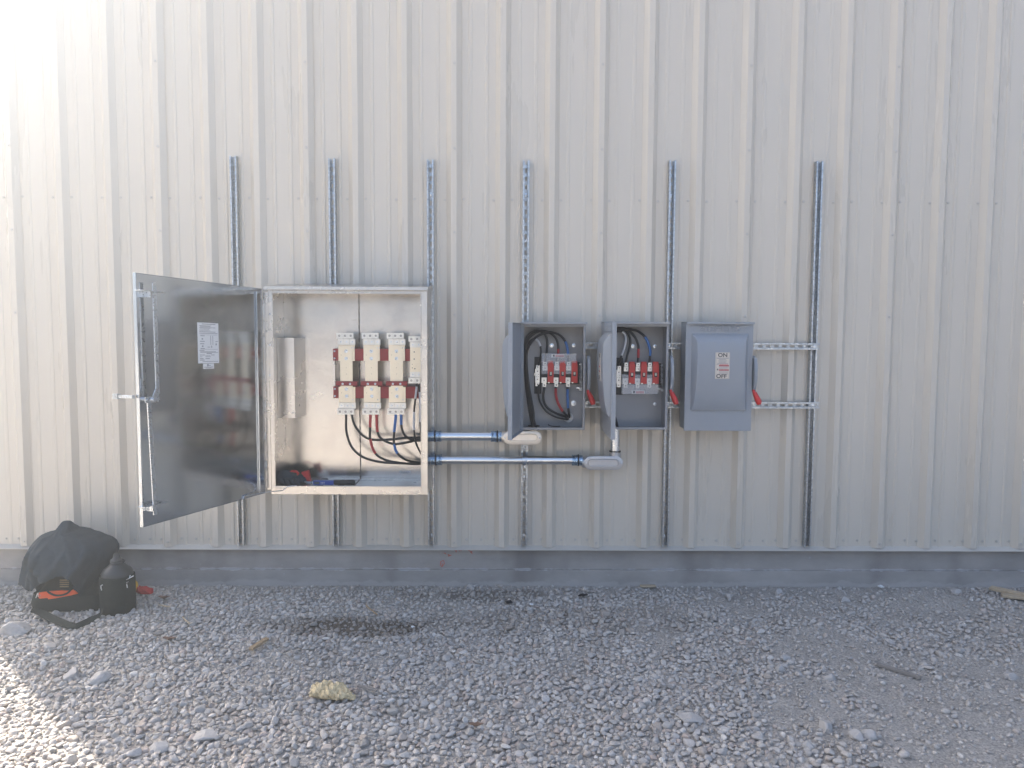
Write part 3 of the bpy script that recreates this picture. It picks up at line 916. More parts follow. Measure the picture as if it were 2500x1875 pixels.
m.prism([(pcm[0] - 0.035, pcm[1] - 0.014), (pcm[0] + 0.05, pcm[1] - 0.014), (pcm[0] + 0.05, pcm[1] + 0.014), (pcm[0] - 0.035, pcm[1] + 0.014)], 0.0385, 0.042)
m.cyl((pcm[0], 0.0, pcm[1]), (pcm[0], 0.052, pcm[1]), 0.011, 12)
m.cyl((pcm[0] - 0.025, 0.03, pcm[1]), (pcm[0] - 0.025, 0.047, pcm[1]), 0.005, 10)
m.cyl((pcm[0] + 0.038, 0.03, pcm[1]), (pcm[0] + 0.038, 0.047, pcm[1]), 0.005, 10)
m.prism([(pcm[0] - 0.012, pcm[1] + 0.014), (pcm[0] + 0.01, pcm[1] + 0.014), (pcm[0] - 0.014, pcm[1] + 0.055), (pcm[0] - 0.014, pcm[1] + 0.095), (pcm[0] - 0.032, pcm[1] + 0.095), (pcm[0] - 0.032, pcm[1] + 0.05)], 0.043, 0.047)
m.build('latch_cam', M['zinc'], door, bevel=0.0008)
for gx, gy, s in ((150, 172, 1), (165, 1445, -1)):
    g = dl(*c6(gx, gy), 0.02)
    m = MB(FRM)
    m.box(g[0] - 0.085, g[0] + 0.06, 0.0, 0.045, g[1] - 0.0015, g[1] + 0.0015)
    m.box(g[0] + 0.006, g[0] + 0.009, 0.0, 0.04, g[1] - 0.03, g[1] - 0.0016)
    m.cyl((g[0] - 0.02, 0.0, g[1] - 0.015), (g[0] - 0.02, 0.006, g[1] - 0.015), 0.008, 10)
    m.build('rod_guide', M['zinc'], door, bevel=0.0006)
# outside handle sticking out past the free edge
h = dl(328, 970)
m = MB(FRM)
m.box(h[0] - 0.022, h[0] - 0.006, -DT - 0.085, -DT - 0.0005, h[1] - 0.008, h[1] + 0.008)
m.box(h[0] - 0.026, h[0] - 0.002, -DT - 0.115, -DT - 0.0852, h[1] - 0.0125, h[1] + 0.0125)
m.cyl((h[0] - 0.003, -DT - 0.1, h[1]), (h[0] + 0.001, -DT - 0.1, h[1]), 0.005, 10)
m.build('outer_handle', M['galv'], door, bevel=0.002)
# paper labels inside the door
def label_on_door(x0, y0, x1, y1, rows):
    a = dl(*c6(x0, y0)); b = dl(*c6(x1, y1))
    u0, u1 = max(a[0], b[0]), min(a[0], b[0])
    zt, zb = a[1], b[1]
    m = MB(FRM)
    m.box(u1, u0, -0.0003, 0.0006, zb, zt)
    m.m = 1
    for (fx0, fx1, fy, hh) in rows:
        # left of the picture is the free edge = larger u
        m.box(u0 + (u1 - u0) * fx0, u0 + (u1 - u0) * fx1, 0.0006, 0.0009, zt + (zb - zt) * fy - hh, zt + (zb - zt) * fy + hh)
    return m.build('door_label', [M['paper'], M['ink_grey']], door, smooth=False)
rows = [(0.2, 0.85, 0.035, .0022), (0.08, 0.65, 0.075, .0015), (0.12, 0.6, 0.095, .0015), (0.08, 0.85, 0.12, .0015), (0.12, 0.6, 0.14, .0012), (0.08, 0.55, 0.165, .0012),
        (0.08, 0.6, 0.195, .0012), (0.08, 0.85, 0.225, .0018), (0.08, 0.95, 0.262, .0018), (0.1, 0.94, 0.30, .0008), (0.1, 0.94, 0.655, .0008),
        (0.12, 0.32, 0.325, .002), (0.18, 0.25, 0.40, .004), (0.1, 0.32, 0.46, .0022), (0.1, 0.30, 0.52, .0022), (0.18, 0.26, 0.58, .004), (0.12, 0.32, 0.635, .002),
        (0.6, 0.625, 0.43, .024), (0.70, 0.725, 0.43, .024), (0.63, 0.67, 0.59, .006), (0.45, 0.58, 0.60, .0016), (0.84, 0.95, 0.46, .0018), (0.84, 0.9, 0.53, .005),
        (0.07, 0.3, 0.685, .0018), (0.1, 0.85, 0.715, .0015), (0.1, 0.95, 0.735, .0012), (0.4, 0.65, 0.76, .0024), (0.08, 0.32, 0.795, .0018), (0.62, 0.78, 0.795, .0018),
        (0.34, 0.58, 0.815, .0013), (0.34, 0.6, 0.84, .0013), (0.08, 0.2, 0.84, .0015), (0.08, 0.25, 0.885, .0022), (0.34, 0.55, 0.885, .0022), (0.08, 0.3, 0.92, .002), (0.2, 0.95, 0.955, .0016)]
label_on_door(443, 358, 573, 601, rows)
label_on_door(478, 605, 543, 634, [(0.34, 0.5, 0.3, .006), (0.5, 0.7, 0.36, .0018), (0.06, 0.94, 0.68, .002), (0.25, 0.75, 0.86, .0014)])
# hinge: leaf with knuckles, and welds
m = MB()
m.box(HX - 0.004, X0 + 0.002, CF - 0.006, CF - 0.003, DZ0 + 0.02, DZ1 - 0.02)
zz = DZ0 + 0.03
while zz < DZ1 - 0.08:
    m.cyl((HX, HY, zz), (HX, HY, zz + 0.05), 0.0065, 10); zz += 0.053
m.build('hinge', M['aluminium'], cab)
for yy in (235, 490, 725, 955, 1180, 1400):
    m = MB()
    p = at(*c2(20, yy), CF - 0.02)
    m.tube([(HX + random.uniform(-.0015, .0015), HY - 0.007, p.z - 0.03 + 0.0055 * i) for i in range(11)], [0.002 + 0.004 * math.sin(i / 10 * 3.14) * random.uniform(.6, 1.1) for i in range(11)], 6)
    m.build('hinge_weld', M['lug'], cab)
for yy in (268, 498, 725, 952, 1178, 1402):
    p = at(*c2(58, yy), CF)
    m = MB(); m.lathey((p.x, CF, p.z), [(0.006, 0), (0.006, 0.003), (0.003, 0.005)], 10)
    m.build('hinge_screw', M['zinc'], cab)
# stay rod holding the door
pts = [onplane(593.5, 1217, org + dn * 0.004, dn), onplane(596, 1211, org + dn * 0.006, dn), at(641, 1202.5, CF - 0.10), at(691, 1197, CF - 0.018), at(701, 1188, CF - 0.015), at(723.5, 1185.5, CF - 0.013)]
m = MB(); P, _ = smoothpath(pts, 0.02); m.tube(pts, 0.0032, 8)
m.build('door_stay', M['zinc'], cab)

# busbars
BY = -0.185                                     # front of the bars
def rect(x0, y0, x1, y1, Y):
    a = at(*c9(x0, y0), Y); b = at(*c9(x1, y1), Y)
    return a.x, b.x, b.z, a.z
def lugblock(parent, x0, x1, y0, y1, n, sock_first, bdir):
    """double row lug: front row with hex-socket screws, second row with nuts on studs"""
    m = MB()
    mid = (y0 + y1) / 2
    rows = ((y0, mid - 3, True), (mid + 3, y1, False)) if sock_first else ((y0, mid - 3, False), (mid + 3, y1, True))
    for (ya, yb, sock) in rows:
        sh = 0 if sock else 25
        for i in range(n):
            w_ = (x1 - x0) / n
            q = rect(x0 + sh + i * w_ + 1.5, ya, x0 + sh + (i + 1) * w_ - 1.5, yb, BY - (0.018 if sock else 0.004))
            f_ = BY - (0.018 if sock else 0.004)
            m.m = 0
            m.box(q[0], q[1], f_, BY + 0.015, q[2], q[3])
            cx, cz = (q[0] + q[1]) / 2, (q[2] + q[3]) / 2
            if sock:
                m.m = 1; m.lathey((cx, f_, cz), [(0.0068, 0.0002), (0.0068, 0.0006)], 14)
                m.m = 0; m.lathey((cx, f_, cz), [(0.0044, 0.0004), (0.0044, 0.001)], 14)
                m.m = 1; m.lathey((cx, f_, cz), [(0.0028, 0.0008), (0.0028, 0.0016)], 6)
            else:
                m.m = 2; m.lathey((cx, f_, cz), [(0.0062, 0), (0.0062, 0.001), (0.0045, 0.0012), (0.0045, 0.006), (0.0022, 0.006), (0.0022, 0.010)], 6)
    m.build('lug', [M['lug'], M['socket'], M['zinc']], parent)
def bolt_at(parent, x, y, Y, r=0.0085):
    p = at(*c9(x, y), Y)
    m = MB()
    m.lathey((p.x, Y, p.z), [(r * 1.25, 0), (r * 1.25, 0.0015), (r, 0.002), (r * 0.95, 0.003)], 18)
    m.lathey((p.x, Y, p.z), [(r * 0.72, 0.0032), (r * 0.70, 0.009), (r * 0.4, 0.0095), (r * 0.36, 0.015), (r * 0.25, 0.016)], 6)
    m.build('bolt', M['zinc'], parent)
for k, dx in enumerate((0, 392, 783)):
    m = MB()
    a = rect(165 + dx, 338, 420 + dx, 582, BY); m.box(a[0], a[1], BY, BY + 0.008, a[2], a[3])
    a = rect(190 + dx, 395, 388 + dx, 905, BY - 0.007); m.box(a[0], a[1], BY - 0.007, BY - 0.0002, a[2], a[3])
    a = rect(170 + dx, 985, 430 + dx, 1228, BY); m.box(a[0], a[1], BY, BY + 0.008, a[2], a[3])
    a = rect(200 + dx, 965, 390 + dx, 1163, BY - 0.007); m.box(a[0], a[1], BY - 0.007, BY - 0.0002, a[2], a[3])
    a = rect(165 + dx, 330, 425 + dx, 345, BY); m.box(a[0], a[1], BY, BY + 0.008, a[2], a[3])
    m.m = 1
    for hx, hy in ((288, 688), (292, 785), (210, 490), (215, 1080)):
        p = at(*c9(hx + dx, hy), BY - 0.007); m.lathey((p.x, BY - 0.007, p.z), [(0.002, 0.0001), (0.002, 0.0005)], 8)
    bar = m.build('busbar', [M['tin'], M['socket']], cab, bevel=0.0012)
    lugblock(bar, 135 + dx, 403 + dx, 145, 330, 3, True, 1)
    lugblock(bar, 145 + dx, 412 + dx, 1235, 1417, 3, False, 1)
    for bx_, by_ in ((287, 432), (287, 545), (292, 1022), (295, 1133)): bolt_at(bar, bx_ + dx, by_, BY - 0.007)
    for bx_, by_ in ((378, 378), (418, 378), (388, 1185)): bolt_at(bar, bx_ + dx, by_, BY, 0.003)
m = MB()
a = rect(1283, 372, 1480, 755, BY); m.box(a[0], a[1], BY, BY + 0.008, a[2], a[3])
m.m = 1
for hx, hy, r_ in ((1348, 442, .004), (1348, 553, .004), (1318, 635, .002), (1318, 690, .003), (1358, 703, .004)):
    p = at(*c9(hx, hy), BY); m.lathey((p.x, BY, p.z), [(r_, 0.0001), (r_, 0.0005)], 10)
bar = m.build('neutral_bar', [M['tin'], M['socket']], cab, bevel=0.0012)
lugblock(bar, 1257, 1440, 198, 372, 2, True, 1)
lugblock(bar, 1257, 1440, 752, 930, 2, False, 1)
m = MB()
a = rect(80, 390, 1285, 582, BY + 0.0085); m.box(a[0], a[1], BY + 0.0085, BY + 0.022, a[2], a[3])
st1 = m.build('insulating_strip', M['insul'], cab, bevel=0.0015)
for y_ in (430, 542): bolt_at(st1, 107, y_, BY + 0.0085, 0.0045)
m = MB()
a = rect(85, 978, 1470, 1168, BY + 0.0085); m.box(a[0], a[1], BY + 0.0085, BY + 0.022, a[2], a[3])
st2 = m.build('insulating_strip', M['insul'], cab, bevel=0.0015)
for y_ in (1018, 1130): bolt_at(st2, 112, y_, BY + 0.0085, 0.0045)
for x_, x2 in ((122, 460), (515, 852), (905, 1240)):
    m = MB()
    a = rect(x_, 900, x2, 968, BY - 0.022)
    m.box(a[0], a[1], BY - 0.022, BY - 0.016, a[2], a[3]); m.box(a[0], a[1], BY - 0.0158, BY + 0.02, a[3] - 0.006, a[3])
    ang = m.build('insulating_angle', M['insul'], cab, bevel=0.001)
    for q in (110, 226): bolt_at(ang, x_ + q, 940, BY - 0.022, 0.0055)
for x_ in (105, 1150):                          # stand-offs that carry the strips
    m = MB()
    a = rect(x_ - 22, 385, x_ + 20, 1170, BY + 0.03)
    m.box(a[0], a[1], BY + 0.0225, BY + 0.028, a[2], a[3]); m.box(a[0], a[0] + 0.004, BY + 0.0282, CB - T, a[2], a[3])
    m.build('stand_off', M['aluminium'], cab, bevel=0.001)

# ------------------------------------------------------------------ switches
SBK = HB - 0.0206 - 0.0015                      # back of the switch boxes
SFR = -0.235                                    # front of the switch boxes
SW_, SH_ = 0.388, 0.652
D_ = 0.016
def dome(m, xl, xr, zb, zt, y0, sgn):
    """pressed bulge of the door: deepest near the top, tapering towards the bottom"""
    prof = [(0.0, 0.0), (0.02, 0.012), (0.05, 0.030), (0.09, 0.046), (0.13, 0.052), (0.30, 0.055), (0.55, 0.053), (0.75, 0.044), (0.88, 0.034), (0.96, 0.022), (1.0, 0.014), (1.001, 0.0)]
    rs = []
    for t, d in prof:
        d = d * 0.82
        z = zt + (zb - zt) * t
        k = 0.62 * d
        rs.append([(xl, y0, z), (xl + k * 0.55, y0 + sgn * d * 0.7, z), (xl + k, y0 + sgn * d, z), (xr - k, y0 + sgn * d, z), (xr - k * 0.55, y0 + sgn * d * 0.7, z), (xr, y0, z)])
    n = 6
    v = [p for r in rs for p in r]
    f = [(i * n + j, (i + 1) * n + j, (i + 1) * n + j + 1, i * n + j + 1) for i in range(len(rs) - 1) for j in range(n - 1)]
    m.raw(v, f)
def aa(x, y): return 1280 + 0.09645 * x, 780 + 0.09645 * y
def bb(x, y): return 1280 + 0.09645 * x, 900 + 0.09645 * y
def ee(x, y): return 1480 + 0.1085 * x, 780 + 0.1085 * y
def make_switch(label, xl_px, zt_px, open_deg, offset_px, shield, dyp=0.0, screws=True):
    tlp = at(xl_px, zt_px, SFR)
    x0, z1 = tlp.x, tlp.z
    x1, z0 = x0 + SW_, z1 - SH_
    t = thing('safety_switch', label, 'switch box', ((x0 + x1) / 2, SBK, z0), 'grey switch boxes on the horizontal struts')
    T = 0.002
    m = MB()
    m.box(x0, x1, SBK - T, SBK, z0, z1)
    m.box(x0, x0 + T, SFR, SBK - T, z0, z1); m.box(x1 - T, x1, SFR, SBK - T, z0, z1)
    m.box(x0 + T, x1 - T, SFR, SBK - T, z0, z0 + T); m.box(x0 + T, x1 - T, SFR, SBK - T, z1 - T, z1)
    g = 0.014
    m.box(x0 + T, x0 + g, SFR + 0.0005, SFR + 0.002, z0 + T, z1 - T); m.box(x1 - g, x1 - T, SFR + 0.0005, SFR + 0.002, z0 + T, z1 - T)
    m.box(x0 + g, x1 - g, SFR + 0.0005, SFR + 0.002, z0 + T, z0 + g); m.box(x0 + g, x1 - g, SFR + 0.0005, SFR + 0.002, z1 - 0.026, z1 - T)
    cw = 0.006 if open_deg else 0.010
    m.box(x0 - cw, x1 + cw, SFR - 0.028, SBK, z1 + 0.0005, z1 + 0.003)           # rain cap over the door
    m.box(x0 - cw, x1 + cw, SFR - 0.030, SFR - 0.028, z1 - 0.010, z1 + 0.003)
    m.build('enclosure', M['grey_in'] if open_deg else M['grey'], t, bevel=0.001)
    # door
    th = R(open_deg)
    ext = 0.004 if open_deg else 0.009
    o_ = Vector((x0 - ext, SFR - 0.003, 0))
    fr = (o_, Vector((math.cos(th), -math.sin(th), 0)), Vector((math.sin(th), math.cos(th), 0)), Vector((0, 0, 1)))
    m = MB(fr)
    wd = SW_ + 2 * ext
    zb, zt = z0 - 0.006, z1 - 0.004
    m.box(0, wd, -0.0025, 0.0, zb, zt)
    m.box(0, 0.002, 0.0, 0.018, zb, zt); m.box(wd - 0.002, wd, 0.0, 0.022, zb, zt)
    m.box(0.002, wd - 0.002, 0.0, 0.018, zb, zb + 0.002); m.box(0.002, wd - 0.002, 0.0, 0.018, zt - 0.002, zt)
    dome(m, 0.034, wd - 0.030, zb + 0.128, zt - 0.062, -0.0026, -1)
    if open_deg:                                # the hollow of the bulge seen from inside
        m.box(0.03, wd - 0.026, 0.0002, 0.0012, zb + 0.12, zt - 0.055)
    dr = m.build('door', M['grey'], t, bevel=0.0, angle=28)
    m = MB(fr)
    m.text('SIEMENS', 0.052, wd / 2 + 0.004, -0.0040, zt - 0.034, 0.003, 'CENTER', 1.08, -0.0005, 1.22, bev=0.0016)
    m.build('raised_lettering', M['grey'], dr, angle=20)
    m = MB(fr)
    m.box(wd - 0.052, wd - 0.044, -0.0055, -0.0026, zb + 0.108, zb + 0.135)
    m.build('catch', M['ink_grey'], dr, bevel=0.0008)
    # warning label on the bulge
    lx0, lx1, lz1, lz0 = wd * 0.415, wd * 0.625, zt - 0.175, zt - 0.333
    m = MB(fr)
    ys = -0.0026 - 0.0461
    m.box(lx0, lx1, ys - 0.0006, ys + 0.004, lz0, lz1)
    lw, lh = lx1 - lx0, lz1 - lz0
    def row(i, a, b, c, d, e=0.0004):
        m.m = i; m.box(lx0 + lw * a, lx0 + lw * b, ys - 0.0006 - e, ys - 0.0006, lz1 - lh * d, lz1 - lh * c)
    for a, b, c, d in ((0.04, 0.96, 0.015, 0.022), (0.04, 0.96, 0.978, 0.985), (0.04, 0.055, 0.022, 0.978), (0.945, 0.96, 0.022, 0.978), (0.055, 0.945, 0.825, 0.831), (0.055, 0.945, 0.195, 0.201)): row(2, a, b, c, d)
    for a, b, c in ((0.08, 0.92, 0.215), (0.25, 0.75, 0.262), (0.2, 0.8, 0.312), (0.25, 0.75, 0.358), (0.14, 0.88, 0.40), (0.1, 0.22, 0.445)): row(2, a, b, c, c + 0.022)
    for a, b, c, d in ((0.28, 0.9, 0.445, 0.462), (0.25, 0.95, 0.482, 0.53), (0.25, 0.95, 0.645, 0.69)): row(3, a, b, c, d)
    for c in (0.55, 0.58, 0.61, 0.71, 0.74, 0.77, 0.80): row(2, 0.27, 0.9, c, c + 0.012)
    row(1, 0.12, 0.2, 0.62, 0.68)
    m.m = 1
    m.text('ON', 0.033, (lx0 + lx1) / 2, ys - 0.0006, lz1 - lh * 0.108, 0.0008, 'CENTER', 1.1, 0.0009)
    m.text('OFF', 0.033, (lx0 + lx1) / 2 - 0.005, ys - 0.0006, lz1 - lh * 0.908, 0.0008, 'CENTER', 1.1, 0.0009)
    m.build('warning_label', [M['cream'], M['ink'], M['ink_grey'], M['ink_red']], dr, smooth=False)
    # operating handle on the right side
    hx = x1 + (0.006 if open_deg else 0.010)
    zc = z1 - 0.30
    m = MB()
    m.box(x1, hx, SFR + 0.02, SFR + 0.11, zc - 0.07, zc + 0.09)
    out = [(SFR + 0.03, zc + 0.10), (SFR - 0.015, zc + 0.085), (SFR - 0.035, zc + 0.03), (SFR - 0.035, zc - 0.05), (SFR - 0.012, zc - 0.11), (SFR + 0.035, zc - 0.115)]
    m.prismx(out, hx + 0.005, hx + 0.022)
    m.cyl((hx, SFR + 0.03, zc + 0.01), (hx + 0.0048, SFR + 0.03, zc + 0.01), 0.012, 14)
    m.raw([(hx + 0.012, SFR - 0.038, zc - 0.02), (hx + 0.012, SFR - 0.0355, zc - 0.02), (hx + 0.018, SFR - 0.016, zc - 0.135), (hx + 0.018, SFR + 0.002, zc - 0.135),
           (hx + 0.015, SFR - 0.038, zc - 0.02), (hx + 0.015, SFR - 0.0355, zc - 0.02), (hx + 0.021, SFR - 0.016, zc - 0.135), (hx + 0.021, SFR + 0.002, zc - 0.135)],
          [(0, 1, 3, 2), (4, 6, 7, 5), (0, 4, 5, 1), (2, 3, 7, 6), (0, 2, 6, 4), (1, 5, 7, 3)])
    hd = m.build('handle', M['grey'], t, bevel=0.0008)
    m = MB()
    sp = [(hx + 0.008, SFR - 0.006, zc - 0.105), (hx + 0.016, SFR - 0.008, zc - 0.125), (hx + 0.029, SFR - 0.012, zc - 0.155), (hx + 0.040, SFR - 0.018, zc - 0.18), (hx + 0.043, SFR - 0.02, zc - 0.195)]
    m.tube(sp, [0.009, 0.013, 0.0165, 0.018, 0.012], 12)
    m.build('grip', M['grip'], hd)
    if not open_deg: return t, (x0, x1, z0, z1)
    # what is inside
    def Rb(xa, ya, xb, yb, Y):
        pxa, pya = aa(xa, ya); pxb, pyb = aa(xb, yb)
        p = at(pxa + offset_px, pya + dyp, Y); q = at(pxb + offset_px, pyb + dyp, Y)
        return p.x, q.x, q.z, p.z
    yb_, yf_ = SBK - T, SBK - T - 0.075
    m = MB()
    a = Rb(430, 1080, 1400, 1640, yb_ - 0.045); m.box(a[0], a[1], yb_ - 0.045, yb_ - 0.0002, a[2], a[3])
    for k in range(3):
        a = Rb(440 + 302 * k, 1290, 590 + 302 * k, 1460, yb_ - 0.058); m.box(a[0], a[1], yb_ - 0.058, yb_ - 0.0452, a[2], a[3])
    m.build('switch_base', M['black'], t, bevel=0.001)
    for k in range(3):
        m = MB()
        a = Rb(597 + 300 * k, 1120, 742 + 302 * k, 1605, yf_); m.box(a[0], a[1], yf_, yb_ - 0.0455, a[2], a[3])
        a = Rb(600 + 300 * k, 1045, 735 + 302 * k, 1125, yf_ + 0.012); m.box(a[0], a[1], yf_ + 0.012, yb_ - 0.0455, a[2], a[3])
        a = Rb(615 + 300 * k, 1090, 725 + 302 * k, 1150, yf_ - 0.004); m.box(a[0], a[1], yf_ - 0.004, yf_ - 0.0002, a[2], a[3])
        m.m = 1
        a = Rb(635 + 300 * k, 1320, 705 + 302 * k, 1435, yf_); m.box(a[0], a[1], yf_ - 0.001, yf_ - 0.0002, a[2], a[3])
        m.m = 2
        for q in (655, 678):
            a = Rb(q + 300 * k, 1330, q + 12 + 300 * k, 1400, yf_); m.box(a[0], a[1], yf_ - 0.0022, yf_ - 0.0011, a[2], a[3])
        a = Rb(597 + 300 * k, 1585, 640 + 300 * k, 1615, yf_); m.box(a[0], a[1], yf_ - 0.002, yf_ - 0.0002, a[2], a[3])
        m.build('switch_pole', [M['pole'], M['black'], M['lug']], t, bevel=0.0012)
        for (u0, v0, u1, v1, w0, q0, w1, q1) in ((480, 1072, 572, 1165, 465, 1172, 590, 1290), (465, 1612, 555, 1705, 437, 1470, 565, 1608)):
            m = MB()
            yl = yf_ + 0.020
            for kk, (c0, d0, c1, d1) in enumerate(((u0, v0, u1, v1), (w0, q0, w1, q1))):
                a = Rb(c0 + 300 * k, d0, c1 + 300 * k, d1, yl - 0.006 * (1 - kk))
                y1_ = yl - 0.006 * (1 - kk)
                m.m = 0; m.box(a[0], a[1], y1_, yb_ - 0.0455, a[2], a[3])
                m.m = 1; m.lathey(((a[0] + a[1]) / 2, y1_, (a[2] + a[3]) / 2), [(0.0040, 0.0002), (0.0040, 0.0007)], 12)
                if kk: m.m = 0; m.lathey(((a[0] + a[1]) / 2, y1_, (a[2] + a[3]) / 2), [(0.0018, 0.0007), (0.0018, 0.0014)], 8)
            m.build('lug', [M['lug'], M['socket']], t, bevel=0.0008)
    m = MB()
    a = Rb(258, 945, 432, 1880, yb_ - 0.006); m.box(a[0], a[1], yb_ - 0.006, yb_ - 0.0002, a[2], a[3])
    m.build('neutral_base', M['black'], t, bevel=0.001)
    m = MB()
    yn = yb_ - 0.034
    a = Rb(278, 1250, 392, 1600, yn); m.box(a[0], a[1], yn, yb_ - 0.0065, a[2], a[3])
    for (c0, d0, c1, d1) in ((300, 1158, 390, 1248), (285, 1602, 380, 1688)):
        a = Rb(c0, d0, c1, d1, yn); m.box(a[0], a[1], yn - 0.004, yb_ - 0.0065, a[2], a[3])
    a = Rb(246, 1360, 280, 1420, yn + 0.01); m.box(a[0], a[1], yn + 0.01, yb_ - 0.0065, a[2], a[3])
    m.m = 1
    for cx, cy, r_, yo in ((343, 1203, .0036, yn - .004), (335, 1310, .0036, yn), (332, 1515, .0036, yn), (332, 1640, .0036, yn - .004), (305, 1445, .0016, yn), (360, 1390, .002, yn), (360, 1445, .0018, yn)):
        a = Rb(cx, cy, cx + 1, cy + 1, yo); m.lathey((a[0], yo, a[3]), [(r_, 0.0002), (r_, 0.0007)], 10)
    m.build('neutral_bar', [M['lug'], M['socket']], t, bevel=0.0008)
    # spring mechanism by the right wall
    m = MB()
    ym = yb_ - 0.07
    a = Rb(1385, 1150, 1440, 1570, ym); cxm = (a[0] + a[1]) / 2
    m.tube([(cxm + 0.004 * math.cos(i * 1.2), ym + 0.004 * math.sin(i * 1.2), a[2] + (a[3] - a[2]) * i / 60) for i in range(61)], 0.0014, 6)
    m.box(cxm - 0.004, cxm + 0.004, ym - 0.002, ym + 0.002, a[2] - 0.006, a[2]); m.box(cxm - 0.005, cxm + 0.005, ym - 0.002, ym + 0.002, a[3], a[3] + 0.006)
    m.box(cxm + 0.006, cxm + 0.009, ym - 0.004, yb_, a[2] - 0.03, a[3] + 0.01)
    a = Rb(1405, 1730, 1460, 1800, ym); m.box(a[0], a[1], ym, ym + 0.01, a[2], a[3])
    a = Rb(1320, 1715, 1400, 1750, ym + 0.02); m.box(a[0], a[1], ym + 0.02, ym + 0.024, a[2], a[3])
    m.build('spring_mechanism', M['zinc'], t)
    # clear shield with its own label
    sx0, sy0, sx1, sy1 = shield
    ysd = yf_ + 0.004
    m = MB()
    a = Rb(sx0, sy0, sx1, sy1, ysd); m.box(a[0], a[1], ysd, ysd + 0.0015, a[2], a[3])
    zf_ = a[3] if sy0 < 1100 else a[2]
    m.box(a[0], a[1], ysd + 0.0017, ysd + 0.018, zf_ - 0.0008, zf_ + 0.0008)
    m.build('clear_shield', M['clear'], t)
    m = MB()
    ly = sy0 + 12 if sy0 < 1100 else sy1 - 85
    a = Rb(sx0 + 250, ly, sx0 + 575, ly + 82, ysd - 0.0003); m.box(a[0], a[1], ysd - 0.0009, ysd - 0.0003, a[2], a[3])
    W_, H_ = a[1] - a[0], a[3] - a[2]
    m.m = 1
    for v_ in (0.2, 0.48, 0.72): m.box(a[0] + W_ * 0.32, a[0] + W_ * 0.97, ysd - 0.0012, ysd - 0.0009, a[3] - H_ * (v_ + 0.13), a[3] - H_ * v_)
    m.m = 2; m.box(a[0] + W_ * 0.12, a[0] + W_ * 0.24, ysd - 0.0012, ysd - 0.0009, a[2] + H_ * 0.2, a[2] + H_ * 0.85)
    m.build('shield_label', [M['paper'], M['ink_red'], M['ink']], t, smooth=False)
    for (cx, cy, r_) in ((695, 655, .0135), (1250, 655, .0115), (1248, 2116, .0165 if shield[1] < 1100 else .011), (120, 655, .012)):
        a = Rb(cx, cy, cx + 1, cy + 1, yb_)
        m = MB(); m.lathey((a[0], yb_, a[3]), [(r_, 0), (r_, 0.0025), (r_ * 0.5, 0.003), (r_ * 0.48, 0.009), (r_ * 0.25, 0.01)], 20)
        m.build('mounting_screw', M['zinc'], t)
    m = MB()
    for (cx, cy, r_) in ((680, 2450, .015),):
        a = Rb(cx, cy, cx + 1, cy + 1, yb_)
        m.lathey((a[0], yb_, a[3]), [(r_, 0), (r_, 0.0012), (r_ - .002, 0.0016), (r_ - .003, 0.0005), (0.001, 0.0005)], 24)
    m.build('knockout', M['grey_in'], t)
    return t, (x0, x1, z0, z1)
sw1, B1 = make_switch('grey switch box standing open with the clear shield at the top of its red poles', 1273.5, 787, 101, 0, (438, 865, 1312, 1380))
sw2, B2 = make_switch('grey switch box standing open with the clear shield across the bottom of its red poles', 1477, 786.5, 90.5, 198.5, (410, 1370, 1330, 1860), 2.2)
sw3, B3 = make_switch('closed grey switch box with ON and OFF warning label on its door', 1679, 787, 0, 0, None)
# bushings where cables leave
yb_ = SBK - 0.002
p = at(*bb(1112, 1230), yb_)
m = MB()
m.lathey((p.x, yb_, p.z), [(0.031, 0), (0.031, 0.012), (0.026, 0.014), (0.023, 0.012), (0.023, 0.001)], 28)
m.build('bushing', M['paper'], sw1)
HOLE = p

# ------------------------------------------------------------------ conduits and fittings
YU, YD = -0.150, -0.110
def conduit(label, py, x0px, x1px, Y, RAD=0.0279):
    zc = at((x0px + x1px) / 2, py, Y).z
    xa, xb = X1, at(x1px, py, Y).x
    t = thing('conduit', label, 'conduit', ((xa + xb) / 2, Y, zc), 'metal conduits leaving the big cabinet')
    m = MB(); n = 28
    def ring(x, r): return [(x, Y + r * math.cos(2 * math.pi * j / n), zc + r * math.sin(2 * math.pi * j / n)) for j in range(n)]
    m.rings([ring(xa + 0.02, RAD), ring(xb - 0.012, RAD), ring(xb - 0.012, RAD - 0.002), ring(xa + 0.02, RAD - 0.002)], caps=False)
    m.build('pipe', M['emt'], t)
    for s, xe in ((1, xa), (-1, xb)):
        m = MB()
        q = lambda d, r: ring(xe + s * d, r)
        m.m = 0; m.rings([q(0.0, 0.033), q(0.022, 0.033), q(0.022, 0.029), q(0.0, 0.029)], caps=False)
        m.rings([q(0.030, 0.029), q(0.030, 0.0335), q(0.034, 0.035), q(0.040, 0.0335), q(0.056, 0.0335), q(0.060, 0.035), q(0.066, 0.034), q(0.066, 0.0285)], caps=False)
        m.m = 1; m.rings([q(0.0225, 0.029), q(0.0225, 0.037), q(0.0295, 0.037), q(0.0295, 0.029)], caps=False)
        m.build('compression_connector', [M['fitting'], M['gasket']], t)
    return t, xa, xb, zc
